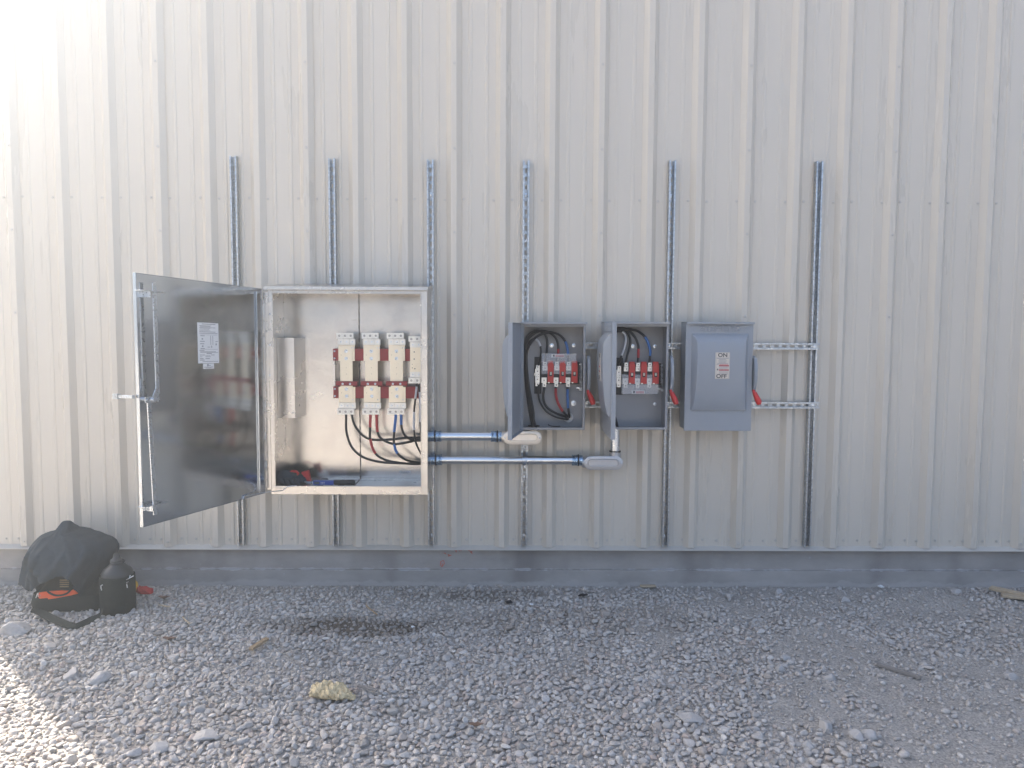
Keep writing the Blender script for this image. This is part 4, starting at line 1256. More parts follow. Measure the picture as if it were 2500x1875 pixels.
def conduit_body(label, x0px, x1px, y0px, y1px, Y, mt):
    yc = Y - 0.036
    a = at(x0px, y0px, yc); b = at(x1px, y1px, yc)
    r = (a.z - b.z) / 2; zc = (a.z + b.z) / 2
    t = thing('conduit_elbow', label, 'conduit fitting', ((a.x + b.x) / 2, Y, zc), 'cast elbow fittings on the conduits')
    def stad(xa, xb, rr, n=12):
        return [(xb - rr + rr * math.sin(math.pi * i / n), zc + rr * math.cos(math.pi * i / n)) for i in range(n + 1)] + \
               [(xa + rr - rr * math.sin(math.pi * i / n), zc - rr * math.cos(math.pi * i / n)) for i in range(n + 1)]
    m = MB()
    s0 = stad(a.x + 0.003, b.x - 0.003, r - 0.003); s1 = stad(a.x + 0.006, b.x - 0.006, r - 0.006); s2 = stad(a.x + 0.02, b.x - 0.02, r - 0.014)
    m.rings([[(x, Y - 0.029, z) for x, z in s0], [(x, Y, z) for x, z in s1], [(x, Y + 0.022, z) for x, z in s1], [(x, Y + 0.03, z) for x, z in s2]])
    hub = b.x - r - 0.004
    m.cyl((hub, Y, zc + r * 0.6), (hub, Y, zc + r + 0.020), 0.036, 24)
    m.cyl((a.x - 0.012, Y, zc), (a.x + 0.02, Y, zc), 0.034, 24)
    m.build('housing', mt, t, bevel=0.001)
    m = MB()
    c0 = stad(a.x, b.x, r); c1 = stad(a.x + 0.001, b.x - 0.001, r - 0.001)
    e0 = stad(a.x + 0.022, b.x - 0.022, r - 0.017); e1 = stad(a.x + 0.025, b.x - 0.025, r - 0.020); e2 = stad(a.x + 0.030, b.x - 0.030, r - 0.0245); e3 = stad(a.x + 0.032, b.x - 0.032, r - 0.0265)
    m.rings([[(x, Y - 0.0295, z) for x, z in c0], [(x, yc, z) for x, z in c0], [(x, yc - 0.0006, z) for x, z in c1], [(x, yc - 0.0006, z) for x, z in e0], [(x, yc - 0.0095, z) for x, z in e1],
             [(x, yc - 0.0095, z) for x, z in e2], [(x, yc - 0.0005, z) for x, z in e3]])
    cv = m.build('cover', mt, t)
    for xx in (a.x + 0.010, b.x - 0.010):
        m = MB(); m.lathey((xx, yc - 0.0006, zc), [(0.005, 0), (0.005, 0.002), (0.003, 0.003)], 12); m.build('cover_screw', M['zinc'], cv)
    return t, hub, zc + r + 0.02, a.x
cb1, hub1, hz1, ax1 = conduit_body('warmly lit cast conduit elbow below the first open switch box', 1229, 1322, 1052, 1086, YU, M['cast_lit'])
cb2, hub2, hz2, ax2 = conduit_body('grey cast conduit elbow at the end of the lower long conduit', 1426.5, 1521, 1114, 1147.5, YD, M['cast'])
def midpx(p):
    q = ROT.transposed() @ (p - CAM)
    return 1250 + FPX * q.x / -q.z, 937.5 - FPX * q.y / -q.z
cu1, ua, ub, uz = conduit('upper and shorter metal conduit from the cabinet', 1065, 1048, midpx(Vector((ax1 - 0.012, YU, 1.3)))[0], YU)
cu2, la, lb_, lz = conduit('lower and longer metal conduit from the cabinet', 1123, 1048, midpx(Vector((ax2 - 0.012, YD, 1.2)))[0], YD)
# nipples from elbow to box
def nipple(label, x, Y, z0, z1):
    t = thing('conduit_nipple', label, 'pipe nipple', (x, Y, z0))
    m = MB(); n = 24
    prof = [(0.0279, 0), (0.0279, z1 - z0), (0.0255, z1 - z0), (0.0255, 0)]
    m.rings([[(x + r * math.cos(2 * math.pi * j / n), Y + r * math.sin(2 * math.pi * j / n), z0 + h) for j in range(n)] for r, h in prof], caps=False)
    m.build('pipe', M['zinc'], t)
    m = MB()
    for zz in (z0 + 0.004, z1 - 0.011): 
        m.rings([[(x + r * math.cos(2 * math.pi * j / n), Y + r * math.sin(2 * math.pi * j / n), zz + h) for j in range(n)] for r, h in ((0.0281, 0), (0.036, 0), (0.036, 0.006), (0.0281, 0.006))], caps=False)
    m.build('lock_ring', M['gasket'], t)
    return t
nipple('short upright pipe joining the grey elbow to the second open switch box', hub2, YD, hz2, B2[2])
nipple('short upright pipe joining the warmly lit elbow to the first open switch box', hub1, YU, hz1, B1[2])
# strap on the lower conduit
m = MB()
q = SX[3]
n = 20
pth = [(q, YD + 0.0282 * math.cos(t_), lz + 0.0282 * math.sin(t_)) for t_ in np.linspace(-math.pi / 2 - 0.1, math.pi * 1.5 - math.pi + 0.1, 18)]
arc = [(YD + 0.0284 * -math.cos(t_), lz + 0.0284 * math.sin(t_)) for t_ in np.linspace(-1.75, 1.75, 18)]
inner = arc; outer = [(YD + 0.0308 * -math.cos(t_), lz + 0.0308 * math.sin(t_)) for t_ in np.linspace(-1.75, 1.75, 18)]
m.prismx(inner + outer[::-1], q - 0.015, q + 0.015)
m.box(q - 0.006, q + 0.006, YD - 0.036, SF + 0.005, lz - 0.046, lz - 0.0312)
m.cyl((q, YD - 0.034, lz - 0.036), (q, YD - 0.034, lz - 0.028), 0.006, 8)
so = m.build('conduit_strap', M['zinc'], None, origin=(q, SF, lz - 0.04))
tag(so, 'zinc strap clamping the lower conduit to the slotted strut', 'strap')

# ------------------------------------------------------------------ cables
CR = 0.0076
def cable(label, segs, tapes, group, rad=CR):
    """segs: points of the run; tapes: (from, to, material) in control-point numbers"""
    P, par = smoothpath(segs, 0.010)
    m = MB(); m.tube(P, rad, 10)
    mid = segs[0]
    ob = m.build('power_cable', M['cable'], None, origin=mid, angle=60)
    tag(ob, label, 'cable', group)
    for a, b, mt in tapes:
        Q = [p for p, t in zip(P, par) if a <= t <= b]
        if len(Q) > 1:
            k = MB(); k.tube(Q, [rad + 0.0007 + 0.0004 * (i % 3 == 0) for i in range(len(Q))], 10)
            k.build('tape', M[mt], ob, angle=60)
    return ob
CY = BY - 0.006
def C(x, y, Y=CY): return at(*c2(x, y), Y)
def A(x, y, Y): return at(*aa(x, y), Y)
def Bq(x, y, Y): return at(*bb(x, y), Y)
def Eq(x, y, Y): return at(*ee(x, y), Y)
def through(xa, xb, zc, Y, hub, ztop, k):
    """run inside a conduit and elbow up into a switch"""
    oy, oz = ((-0.010, 0.010), (0.010, 0.010), (-0.010, -0.010), (0.010, -0.010))[k]
    return [Vector((xa + 0.03, Y + oy, zc + oz)), Vector(((xa + xb) / 2, Y + oy, zc + oz)), Vector((xb - 0.02, Y + oy, zc + oz)),
            Vector((hub - 0.035, Y + oy, zc + oz)), Vector((hub + oz, Y + oy, zc + 0.035 + oz)), Vector((hub + oz, Y + oy, ztop))]
G = 'insulated cables from the cabinet to the open switch boxes'
U = lambda k: through(ua, ub, uz, YU, hub1, B1[2] + 0.012, k)
D = lambda k: through(la, lb_, lz, YD, hub2, B2[2] + 0.012, k)
y1 = SBK - 0.045
# circuit to the first open box (upper conduit)
cable('thick black cable with no coloured tape, from the cabinet through the upper conduit',
      [C(675, 1000), C(676, 1040), C(700, 1110), C(760, 1180, CY + .01), C(830, 1208, CY + .015), C(950, 1208, CY + .025), C(1080, 1195, CY + .03), C(1180, 1192, YU)] + U(0) +
      [Bq(165, 1150, y1 - .02), Bq(95, 750, y1 - .01), Bq(35, 300, y1), A(5, 1050, y1), A(5, 720, y1), A(80, 430, y1), A(270, 292, y1), A(430, 305, y1), A(540, 400, y1), A(578, 550, y1), A(575, 720, y1), A(560, 880, y1 - .01), A(530, 1075, y1 - .01)], [], G)
cable('black cable ending in red tape, from the cabinet through the upper conduit',
      [C(858, 1000), C(859, 1040), C(866, 1150), C(900, 1205), C(990, 1241), C(1100, 1226, CY + .02), C(1180, 1205, YU)] + U(1) +
      [Bq(200, 1150, y1 - .03), Bq(130, 750, y1 - .015), Bq(65, 300, y1 - .015), A(30, 1050, y1 - .015), A(25, 780, y1 - .015), A(90, 520, y1 - .015), A(230, 370, y1 - .015), A(430, 288, y1 - .012), A(640, 335, y1 - .01), A(780, 450, y1 - .01), A(848, 600, y1 - .01), A(862, 745, y1 - .01), A(855, 880, y1 - .01), A(825, 1075, y1 - .01)],
      [(0, 2.1, 'tape_red'), (24, 25.4, 'tape_red')], G)
cable('black cable ending in blue tape, from the cabinet through the upper conduit',
      [C(1043, 1000), C(1044, 1040), C(1046, 1110), C(1066, 1170), C(1110, 1205, CY + .01), C(1180, 1215, YU)] + U(2) +
      [Bq(235, 1150, y1 - .045), Bq(170, 750, y1 - .03), Bq(95, 300, y1 - .03), A(55, 1050, y1 - .03), A(70, 820, y1 - .03), A(170, 590, y1 - .03), A(310, 440, y1 - .028), A(500, 350, y1 - .025), A(700, 325, y1 - .02), A(880, 385, y1 - .015), A(1010, 510, y1 - .01), A(1075, 660, y1 - .01), A(1110, 860, y1 - .01), A(1125, 1075, y1 - .01)],
      [(0, 1.9, 'tape_blue'), (22.3, 24.3, 'tape_blue')], G)
cable('thin white taped neutral cable half hidden by the cabinet frame, into the first open box',
      [C(1178, 800), C(1182, 850), C(1187, 960), C(1186, 1060), C(1190, 1130), C(1200, 1190, YU)] + U(3) +
      [Bq(140, 1150, y1 - .005), Bq(80, 750, y1), Bq(30, 300, y1 + .01), A(10, 1000, y1 + .01), A(40, 730, y1 + .01), A(130, 560, y1 + .01), A(240, 490, y1 + .01), A(330, 530, y1), A(395, 640, y1), A(415, 720, y1), A(418, 900, y1), A(362, 1165, y1 + .01)],
      [(1, 3.3, 'tape_white'), (18, 20.8, 'tape_white')], G, 0.0062)
# circuit to the second open box (lower conduit)
y2 = y1
bot = lambda k: [Eq(40 + 12 * k, 1800, y2 - .01 * k), Eq(15 + 10 * k, 1300, y2 - .01 * k), Eq(10 + 8 * k, 800, y2 - .01 * k)]
cable('thick black cable with no coloured tape, lowest of the loops into the lower conduit',
      [C(629, 1000), C(630, 1040), C(633, 1150), C(670, 1260), C(750, 1335), C(870, 1373, CY + .01), C(1000, 1384, CY + .02), C(1180, 1385, YD)] + D(0) + bot(0) +
      [Eq(30, 450, y2), Eq(120, 250, y2), Eq(260, 190, y2), Eq(400, 225, y2), Eq(500, 330, y2), Eq(542, 480, y2), Eq(520, 650, y2), Eq(470, 830, y2 - .01), Eq(440, 985, y2 - .01)], [], G)
cable('black cable with two lengths of red tape in the cabinet, into the lower conduit',
      [C(812, 1000), C(812, 1040), C(810, 1115), C(811, 1205), C(842, 1300), C(900, 1350, CY + .01), C(1000, 1378, CY + .02), C(1180, 1390, YD)] + D(1) + bot(1) +
      [Eq(60, 420, y2 - .012), Eq(180, 250, y2 - .012), Eq(330, 190, y2 - .012), Eq(450, 212, y2 - .01), Eq(560, 292, y2 - .01), Eq(660, 420, y2 - .01), Eq(715, 560, y2 - .01), Eq(725, 660, y2 - .01), Eq(722, 860, y2 - .01), Eq(712, 985, y2 - .01)],
      [(0, 2, 'tape_red'), (3, 4.2, 'tape_red'), (23.9, 25, 'tape_red')], G)
cable('black cable with two lengths of blue tape in the cabinet, into the lower conduit',
      [C(1003, 1000), C(1002, 1040), C(991, 1150), C(990, 1240), C(1015, 1310), C(1080, 1360, CY + .015), C(1180, 1380, YD)] + D(2) + bot(2) +
      [Eq(100, 420, y2 - .02), Eq(220, 280, y2 - .02), Eq(400, 225, y2 - .02), Eq(600, 232, y2 - .015), Eq(735, 275, y2 - .01), Eq(870, 390, y2 - .01), Eq(945, 530, y2 - .01), Eq(988, 700, y2 - .01), Eq(985, 820, y2 - .01), Eq(972, 985, y2 - .01)],
      [(0, 2, 'tape_blue'), (3, 4.1, 'tape_blue'), (21, 24, 'tape_blue')], G)
cable('thin white taped neutral cable hanging from the right end of the cabinet busbars',
      [C(1163, 780), C(1160, 810), C(1150, 900), C(1140, 1000), C(1140, 1135), C(1152, 1225), C(1185, 1300, CY + .01), C(1225, 1360, YD)] + D(3) + bot(3) +
      [Eq(90, 420, y2 + .005), Eq(200, 290, y2 + .005), Eq(310, 266, y2), Eq(395, 305, y2), Eq(436, 400, y2), Eq(432, 520, y2), Eq(392, 680, y2), Eq(345, 810, y2), Eq(300, 950, y2 + .01), Eq(270, 1050, y2 + .01)],
      [(1, 2, 'tape_white'), (3, 4.05, 'tape_white'), (19.2, 24, 'tape_white')], G, 0.0062)
# load cables of the first box, out through the back
hole = lambda dx, dz_: [Vector((HOLE.x + dx - 0.004, yb_ - 0.022, HOLE.z + dz_)), Vector((HOLE.x + dx, yb_ + 0.012, HOLE.z + dz_))]
G2 = 'load cables leaving through the back of the first open switch box'
y3 = y1 - .005
cable('black cable sweeping from the left lug down to the white bushing', [Bq(505, 430, y3), Bq(500, 520, y3), Bq(478, 680, y3), Bq(505, 860, y3), Bq(610, 1010, y3), Bq(810, 1130, y3), Bq(1000, 1200, y3 + .01)] + hole(-.008, .002), [], G2)
cable('red taped cable curving down to the white bushing', [Bq(795, 430, y3), Bq(795, 500, y3), Bq(803, 680, y3), Bq(855, 870, y3), Bq(940, 1030, y3), Bq(1010, 1115, y3), Bq(1080, 1190, y3 + .01)] + hole(0, .010), [(.8, 4.9, 'tape_red')], G2)
cable('blue taped cable dropping straight down to the white bushing', [Bq(1098, 430, y3), Bq(1098, 520, y3), Bq(1098, 700, y3), Bq(1112, 1000, y3), Bq(1128, 1110, y3), Bq(1135, 1190, y3 + .01)] + hole(.010, .004), [(1, 3.2, 'tape_blue')], G2)
cable('thin black cable from the neutral bar, outermost of the curves to the white bushing', [Bq(360, 400, y3 + .01), Bq(362, 520, y3 + .01), Bq(362, 700, y3 + .01), Bq(420, 890, y3 + .01), Bq(570, 1090, y3 + .01), Bq(800, 1225, y3 + .01), Bq(1000, 1275, y3 + .015)] + hole(0, -.010), [], G2, 0.0058)

# ------------------------------------------------------------------ tools lying in the cabinet
def c8(x, y): return 640 + 0.18987 * x, 1120 + 0.18987 * y
def blob(m, c, rx, ry, rz, seed, amp=0.18, sub=3, flat=None):
    v, f = icosphere(sub)
    rg = np.random.default_rng(seed)
    d = np.zeros(len(v))
    for k in range(5):
        w_ = rg.normal(size=3) * (1.5 + k); d += np.sin(v @ w_ + rg.uniform(0, 6)) / (1 + k * 0.6)
    v = v * (1 + amp * d[:, None] * 0.6) * np.array([rx, ry, rz]) + np.array(c)
    if flat is not None: v[:, 2] = np.maximum(v[:, 2], flat)
    m.raw([tuple(p) for p in v], [tuple(q) for q in f])
YG = -0.20
gl, gr = at(*c8(165, 300), YG), at(*c8(590, 300), YG)
gx, gw = (gl.x + gr.x) / 2, (gr.x - gl.x)
g0 = thing('work_glove', 'crumpled black work glove with red trim lying in the cabinet', 'glove', (gx, YG, FZ))
m = MB()
blob(m, (gx - 0.03, YG, FZ + 0.038), gw * 0.36, 0.055, 0.045, 1, 0.16, 3, FZ + 0.001)
blob(m, (gx + 0.055, YG + 0.01, FZ + 0.026), gw * 0.22, 0.04, 0.03, 2, 0.16, 3, FZ + 0.001)
for k in range(4):
    a = gx - 0.05 + k * 0.03
    m.tube([(a, YG - 0.045, FZ + 0.035), (a + 0.012, YG - 0.07, FZ + 0.026), (a + 0.03, YG - 0.078, FZ + 0.012)], [0.013, 0.012, 0.007], 8)
m.build('palm', M['cloth'], g0, angle=60)
m = MB()
P = [at(*c8(x, y), YG - 0.01) for x, y in ((345, 172), (390, 158), (440, 165), (468, 190), (450, 212))]
m.tube(P, [0.004, 0.007, 0.009, 0.007, 0.004], 8)
m.prism([(at(*c8(505, 172), YG).x, at(*c8(505, 172), YG).z), (at(*c8(596, 150), YG).x, at(*c8(596, 150), YG).z), (at(*c8(628, 290), YG).x, at(*c8(628, 290), YG).z), (at(*c8(585, 290), YG).x, at(*c8(585, 290), YG).z)], YG - 0.012, YG + 0.022)
m.build('cuff', M['red_cloth'], g0, bevel=0.003)
YW = -0.245
wz = at(*c8(930, 318), YW).z
wz = FZ + 0.016
wx = [at(*c8(x, 318), YW).x for x in (540, 620, 660, 925, 1195)]
tw = thing('torque_wrench', 'blue and black digital torque wrench lying in the bottom of the cabinet', 'torque wrench', ((wx[0] + wx[4]) / 2, YW, FZ))
m = MB(); m.tube([(wx[0], YW + 0.02, wz), (wx[1], YW + 0.002, wz), (wx[2] + 0.01, YW, wz)], [0.006, 0.0065, 0.007], 12)
m.build('shaft', M['zinc'], tw)
m = MB(); m.box(wx[2], wx[3], YW - 0.014, YW + 0.014, wz - 0.014, wz + 0.014)
bd = m.build('body', M['blue_plastic'], tw, bevel=0.005)
m = MB(); m.box(wx[2] + 0.008, wx[2] + 0.040, YW - 0.0152, YW - 0.0141, wz - 0.007, wz + 0.008); m.build('display', M['lcd'], bd)
m = MB()
for i in range(3):
    for j in (0, 1): m.lathey((wx[2] + 0.050 + i * 0.009, YW - 0.0141, wz - 0.005 + j * 0.009), [(0.0025, 0), (0.0025, 0.001), (0.0015, 0.0014)], 8)
m.build('buttons', M['white'], bd)
m = MB(); m.tube([(wx[3], YW, wz + 0.001), (wx[3] + 0.006, YW, wz + 0.001), (wx[4] - 0.006, YW, wz + 0.001), (wx[4], YW, wz + 0.001)], [0.0135, 0.0165, 0.0165, 0.013], 18)
m.build('grip', M['black'], tw)

# ------------------------------------------------------------------ bag, jacket and jug by the wall
def k5(x, y): return x / 5.185, 1240 + y / 5.185
gb = gnd(*k5(680, 1330))
BYc = gb.y + 0.02                                    # front of the bag
print('bag front y', gb)
YJ = BYc + 0.14
lft, rgt = at(*k5(385, 1200), BYc), at(*k5(1290, 1200), BYc)
bag = thing('tool_bag', 'dark canvas tool bag with an orange inside, under the black jacket', 'tool bag', ((lft.x + rgt.x) / 2, YJ, 0))
m = MB()
# slumped canvas body, lofted from rounded rectangles
def rrect(cx, cy, hx, hy, z, r=0.05, n=6, wob=0):
    out = []
    for q, (sx, sy) in enumerate(((1, 1), (-1, 1), (-1, -1), (1, -1))):
        for i in range(n + 1):
            a = math.pi / 2 * (q + i / n)
            out.append((cx + sx * (hx - r) + r * math.cos(a), cy + sy * (hy - r) + r * math.sin(a), z + wob * math.sin(a * 3 + cx * 7)))
    return out
bx, hw = (lft.x + rgt.x) / 2, (rgt.x - lft.x) / 2
zt_ = at(*k5(680, 1060), BYc).z
m.rings([rrect(bx, YJ, hw + .005, 0.14, 0.0, 0.05), rrect(bx, YJ, hw + .02, 0.15, 0.04, 0.06), rrect(bx, YJ, hw + .005, 0.145, 0.10, 0.06), rrect(bx, YJ, hw - .01, 0.14, zt_ - .035, 0.05, wob=.008), rrect(bx, YJ, hw - .02, 0.125, zt_ - 0.01, 0.05, wob=.01), rrect(bx, YJ + .02, hw - .05, 0.06, zt_ + .05, 0.04)])
m.build('body', M['bag'], bag, angle=60)
m = MB()
P = [at(*k5(x, y), BYc - 0.012) for x, y in ((470, 1075), (620, 1055), (780, 1045), (870, 1050), (935, 1035), (985, 1085), (900, 1108), (810, 1125), (700, 1145), (610, 1158), (605, 1140), (500, 1150), (480, 1120))]
m.prism([(p.x, p.z) for p in P], BYc - 0.014, BYc - 0.004)
m.build('orange_flap', M['orange'], bag, bevel=0.002)
m = MB()
P, _ = smoothpath([at(*k5(x, y), BYc - 0.022) for x, y in ((590, 1035), (620, 1072), (690, 1105), (770, 1107), (850, 1080), (900, 1030))], 0.01)
m.tube(P, 0.0055, 8); m.build('carry_handle', M['bag'], bag)
m = MB()
for k in range(4):
    a, b = at(*k5(760, 915 + k * 27), BYc + 0.04), at(*k5(870, 915 + k * 27), BYc + 0.04)
    m.tube([a, b], 0.004, 6)
m.build('tool_clips', M['wood'], bag)
m = MB()
P = [at(*k5(x, y), BYc - 0.02) for x, y in ((455, 1140), (475, 1080), (495, 1075))]
m.tube(P, 0.0028, 6); P = [at(*k5(x, y), BYc - 0.02) for x, y in ((490, 1070), (480, 1125), (515, 1105))]; m.tube(P, 0.0022, 6)
m.build('buckle', M['zinc'], bag)
m = MB()
gp = [(400, 1290, .04), (520, 1330, .02), (640, 1395, .012), (760, 1445, .012), (870, 1490, .012), (960, 1500, .012), (1080, 1455, .012), (1180, 1405, .012), (1260, 1370, .02), (1300, 1300, .05)]
P, _ = smoothpath([gnd(*k5(x, y), z + .012) for x, y, z in gp], 0.02)
rs = []
for i, p in enumerate(P):
    t_ = (P[min(i + 1, len(P) - 1)] - P[max(i - 1, 0)]).normalized(); s_ = Vector((-t_.y, t_.x, 0.3)).normalized() * 0.022
    rs.append([p - s_, p + s_, p + s_ + Vector((0, 0, .004)), p - s_ + Vector((0, 0, .004))])
m.rings(rs); m.build('shoulder_strap', M['bag'], bag, angle=40)

# jacket thrown over the bag
sil = [(170, 770, 850), (205, 742, 885), (260, 722, 910), (285, 700, 940), (305, 640, 1080), (330, 540, 1150), (350, 480, 1240), (380, 445, 1300), (420, 405, 1375), (470, 368, 1415), (530, 340, 1440), (600, 320, 1440), (680, 303, 1420), (760, 293, 1385),
       (840, 286, 1350), (920, 281, 1330), (1000, 290, 1315), (1080, 330, 1308), (1160, 380, 1305), (1250, 400, 1300), (1330, 420, 1300)]
rings = []
NJ = 150
rgj = np.random.default_rng(9)
for i, (yy, xl, xr) in enumerate(sil):
    tt = max(0.0, min(1, (yy - 195) / 300.0))
    dep = 0.02 + 0.155 * tt ** 0.6
    yc = YJ + 0.02
    a, b = at(*k5(xl, yy), yc), at(*k5(xr, yy), yc)
    cx, hx, z = (a.x + b.x) / 2 + 0.014, (b.x - a.x) / 2 * 0.92, (a.z + b.z) / 2
    r_ = []
    for j in range(NJ):
        t_ = 2 * math.pi * j / NJ
        c_, s_ = math.cos(t_), math.sin(t_)
        k = 2.0 / 2.5
        q_ = yy * 0.0016
        ridge = lambda f_, p_: (1 - abs(math.sin(f_ * t_ + p_))) ** 2
        fold = tt * (0.30 * ridge(2.0, 0.9 + q_) + 0.20 * ridge(3.5, 2.1 - q_ * 1.3) + 0.12 * ridge(6.5, 0.4 + q_ * 3) - 0.24) + tt * 0.06 * ridge(1.0, yy * 0.011 + 1.5 * t_)
        rad = 1 + fold * (1.0 - 0.75 * abs(c_) ** 4)
        if s_ < 0:                            # the front edge of the jacket laps over the left part
            xq = cx + hx * math.copysign(abs(c_) ** k, c_)
            xc_ = at(*k5(np.interp(yy, [195, 290, 400, 560, 700, 800, 870, 1330], [760, 700, 645, 640, 720, 790, 830, 900]), yy), yc).x
            rad += 0.32 * tt * float(sstep(-0.004, 0.010, xq - xc_)) * float(sstep(0.34, 0.10, xq - xc_))
        x = cx + hx * math.copysign(abs(c_) ** k, c_) * (1 + fold * 0.12)
        y = yc + dep * math.copysign(abs(s_) ** k, s_) * rad * (1.0 + 0.25 * max(0, -s_) * tt)
        r_.append((x, y, max(z, 0.012)))
    rings.append(r_)
def inside(px, py, poly):
    c = False
    for (x1_, y1_), (x2_, y2_) in zip(poly, poly[1:] + poly[:1]):
        if (y1_ > py) != (y2_ > py) and px < (x2_ - x1_) * (py - y1_) / (y2_ - y1_) + x1_: c = not c
    return c
opening = [(150, 960), (285, 985), (330, 1040), (400, 1050), (430, 1020), (520, 960), (640, 905), (760, 880), (850, 905), (900, 960), (940, 1020), (985, 1080), (1010, 1180), (1060, 1280), (1100, 1420), (200, 1420)]
# finer rows between the measured ones
fine = []
for i in range(len(rings) - 1):
    for s_ in range(4):
        t_ = s_ / 4
        fine.append([tuple(a * (1 - t_) + b * t_ for a, b in zip(p, q)) for p, q in zip(rings[i], rings[i + 1])])
fine.append(rings[-1])
m = MB()
v = [p for r_ in fine for p in r_]
f = []
for i in range(len(fine) - 1):
    for j in range(NJ):
        q = (i * NJ + j, i * NJ + (j + 1) % NJ, (i + 1) * NJ + (j + 1) % NJ, (i + 1) * NJ + j)
        c_ = sum((Vector(v[t_]) for t_ in q), Vector()) / 4
        u_, w__ = midpx(c_)
        if (c_.y < YJ + 0.03 or u_ * 5.185 < 450) and inside(u_ * 5.185, (w__ - 1240) * 5.185, opening): continue
        f.append(q)
f.append(tuple(range(NJ)))
m.raw(v, f)
jk = m.build('jacket', M['cloth'], None, origin=(bx, YJ, 0), angle=180)
tag(jk, 'black jacket thrown in a heap over the tool bag', 'jacket')
md = jk.modifiers.new('thickness', 'SOLIDIFY'); md.thickness = 0.006; md.offset = 0
tx = bpy.data.textures.new('cloth_folds', 'CLOUDS'); tx.noise_scale = 0.16; tx.noise_depth = 3
md = jk.modifiers.new('subdiv', 'SUBSURF'); md.levels = 1; md.render_levels = 1
md = jk.modifiers.new('folds', 'DISPLACE'); md.texture = tx; md.strength = 0.022; md.mid_level = 0.5

# water jug
jb = gnd(*k5(1495, 1375))
YB_ = jb.y + 0.06
jx = at(*k5(1492, 1100), YB_).x
rj = (at(*k5(1700, 1100), YB_).x - at(*k5(1283, 1100), YB_).x) / 2
hzf = lambda y: at(*k5(1492, y), YB_).z
jug = thing('water_jug', 'black insulated water jug in a buckled carrying sleeve beside the jacket', 'water jug', (jx, YB_, 0))
m = MB()
m.lathe((jx, YB_, 0), [(rj * .92, 0.0), (rj, 0.012), (rj, hzf(880)), (rj * .985, hzf(845)), (rj * .93, hzf(838)), (rj * .90, hzf(850))], 32)
sl = m.build('sleeve', M['bag'], jug, angle=50)
m = MB()
m.lathe((jx, YB_, 0), [(rj * .88, hzf(870)), (rj * .90, hzf(820)), (rj * .78, hzf(770)), (rj * .50, hzf(725)), (rj * .40, hzf(705)), (rj * .36, hzf(700))], 32)
m.build('shoulder', M['plastic'], jug, angle=50)
m = MB()
pr = []
for y_, r_ in ((700, .37), (690, .40), (680, .37), (670, .36), (662, .39), (652, .36), (645, .30), (630, .22), (600, .20), (582, .18), (574, .12)): pr.append((rj * r_, hzf(y_)))
m.lathe((jx, YB_, 0), pr, 28)
m.tube([(jx + rj * .30, YB_, hzf(650)), (jx + rj * .48, YB_, hzf(665)), (jx + rj * .36, YB_, hzf(695))], 0.006, 8)
m.build('cap', M['plastic'], jug, angle=40)
for x_, y0_, y1_ in ((1315, 910, 975), (1590, 895, 970)):
    m = MB()
    a = math.asin(max(-1, min(1, (at(*k5(x_, 930), YB_ - rj * .7).x - jx) / rj)))
    p = Vector((jx + (rj + .004) * math.sin(a), YB_ - (rj + .004) * math.cos(a), 0))
    m.tube([p + Vector((.006, 0, hzf(y0_))), p + Vector((-.003, -.002, hzf(y0_ + 10))), p + Vector((-.003, -.002, hzf((y0_ + y1_) / 2))), p + Vector((.001, -.004, hzf(y1_)))], 0.0028, 6)
    m.build('snap_hook', M['zinc'], jug)
m = MB()
a_ = [at(*k5(x, y), YB_ - rj * .55) for x, y in ((1595, 910), (1640, 890), (1690, 860))]
m.tube(a_, 0.0026, 6); m.tube([at(*k5(1648, 850), YB_ - .05), at(*k5(1640, 890), YB_ - .055)], 0.0022, 6)
m.build('strap_ring', M['zinc'], jug)

# red and yellow wrapper beside the jug
wp = gnd(*k5(1760, 1110))
wr = thing('snack_wrapper', 'crumpled red and yellow wrapper on the gravel behind the jug', 'wrapper', (wp.x, wp.y, 0))
m = MB(); blob(m, (wp.x + .01, wp.y + .02, 0.035), 0.045, 0.03, 0.022, 31, 0.9, 2, 0.006); m.build('red_part', M['red_cloth'], wr, angle=20)
m = MB(); blob(m, (wp.x - .028, wp.y + .01, 0.062), 0.016, 0.016, 0.032, 32, 0.4, 2); m.build('yellow_part', M['yellow'], wr, angle=20)

# ------------------------------------------------------------------ scraps on the ground
def ztop(p): return float(gh(p.x, p.y))
def plank(label, name, cat, p0, p1, wd, th, mt, lift=0.022, tilt=0.0):
    a = gnd(*p0); b = gnd(*p1)
    za, zb = ztop(a) + lift, ztop(b) + lift + tilt
    u = Vector((b.x - a.x, b.y - a.y, zb - za)); L = u.length; u.normalize()
    s = Vector((-u.y, u.x, 0)).normalized(); n = u.cross(s)
    m = MB((Vector((a.x, a.y, za)), u, s, n))
    k = 9
    rs = []
    for i in range(k):
        t_ = i / (k - 1)
        j0, j1 = random.uniform(-.06, .06) * wd, random.uniform(-.06, .06) * wd
        rs.append([(L * t_ + (random.uniform(-.1, .1) * wd if i in (0, k - 1) else 0), -wd / 2 + j0, 0), (L * t_, wd / 2 + j1, 0), (L * t_, wd / 2 + j1, th), (L * t_, -wd / 2 + j0, th)])
    m.rings(rs)
    o = m.build(name, M[mt], None, origin=(a.x, a.y, ztop(a)), bevel=min(th, wd) * 0.12)
    return tag(o, label, cat)
plank('short splintered wood scrap lying on the gravel left of the wet patch', 'wood_scrap', 'wood scrap', (612, 1602), (652, 1577), 0.026, 0.014, 'wood')
plank('grey flat sliver lying beside the yellow insulation scrap', 'wood_sliver', 'wood sliver', (874, 1700), (921, 1712), 0.018, 0.006, 'rust', 0.03)
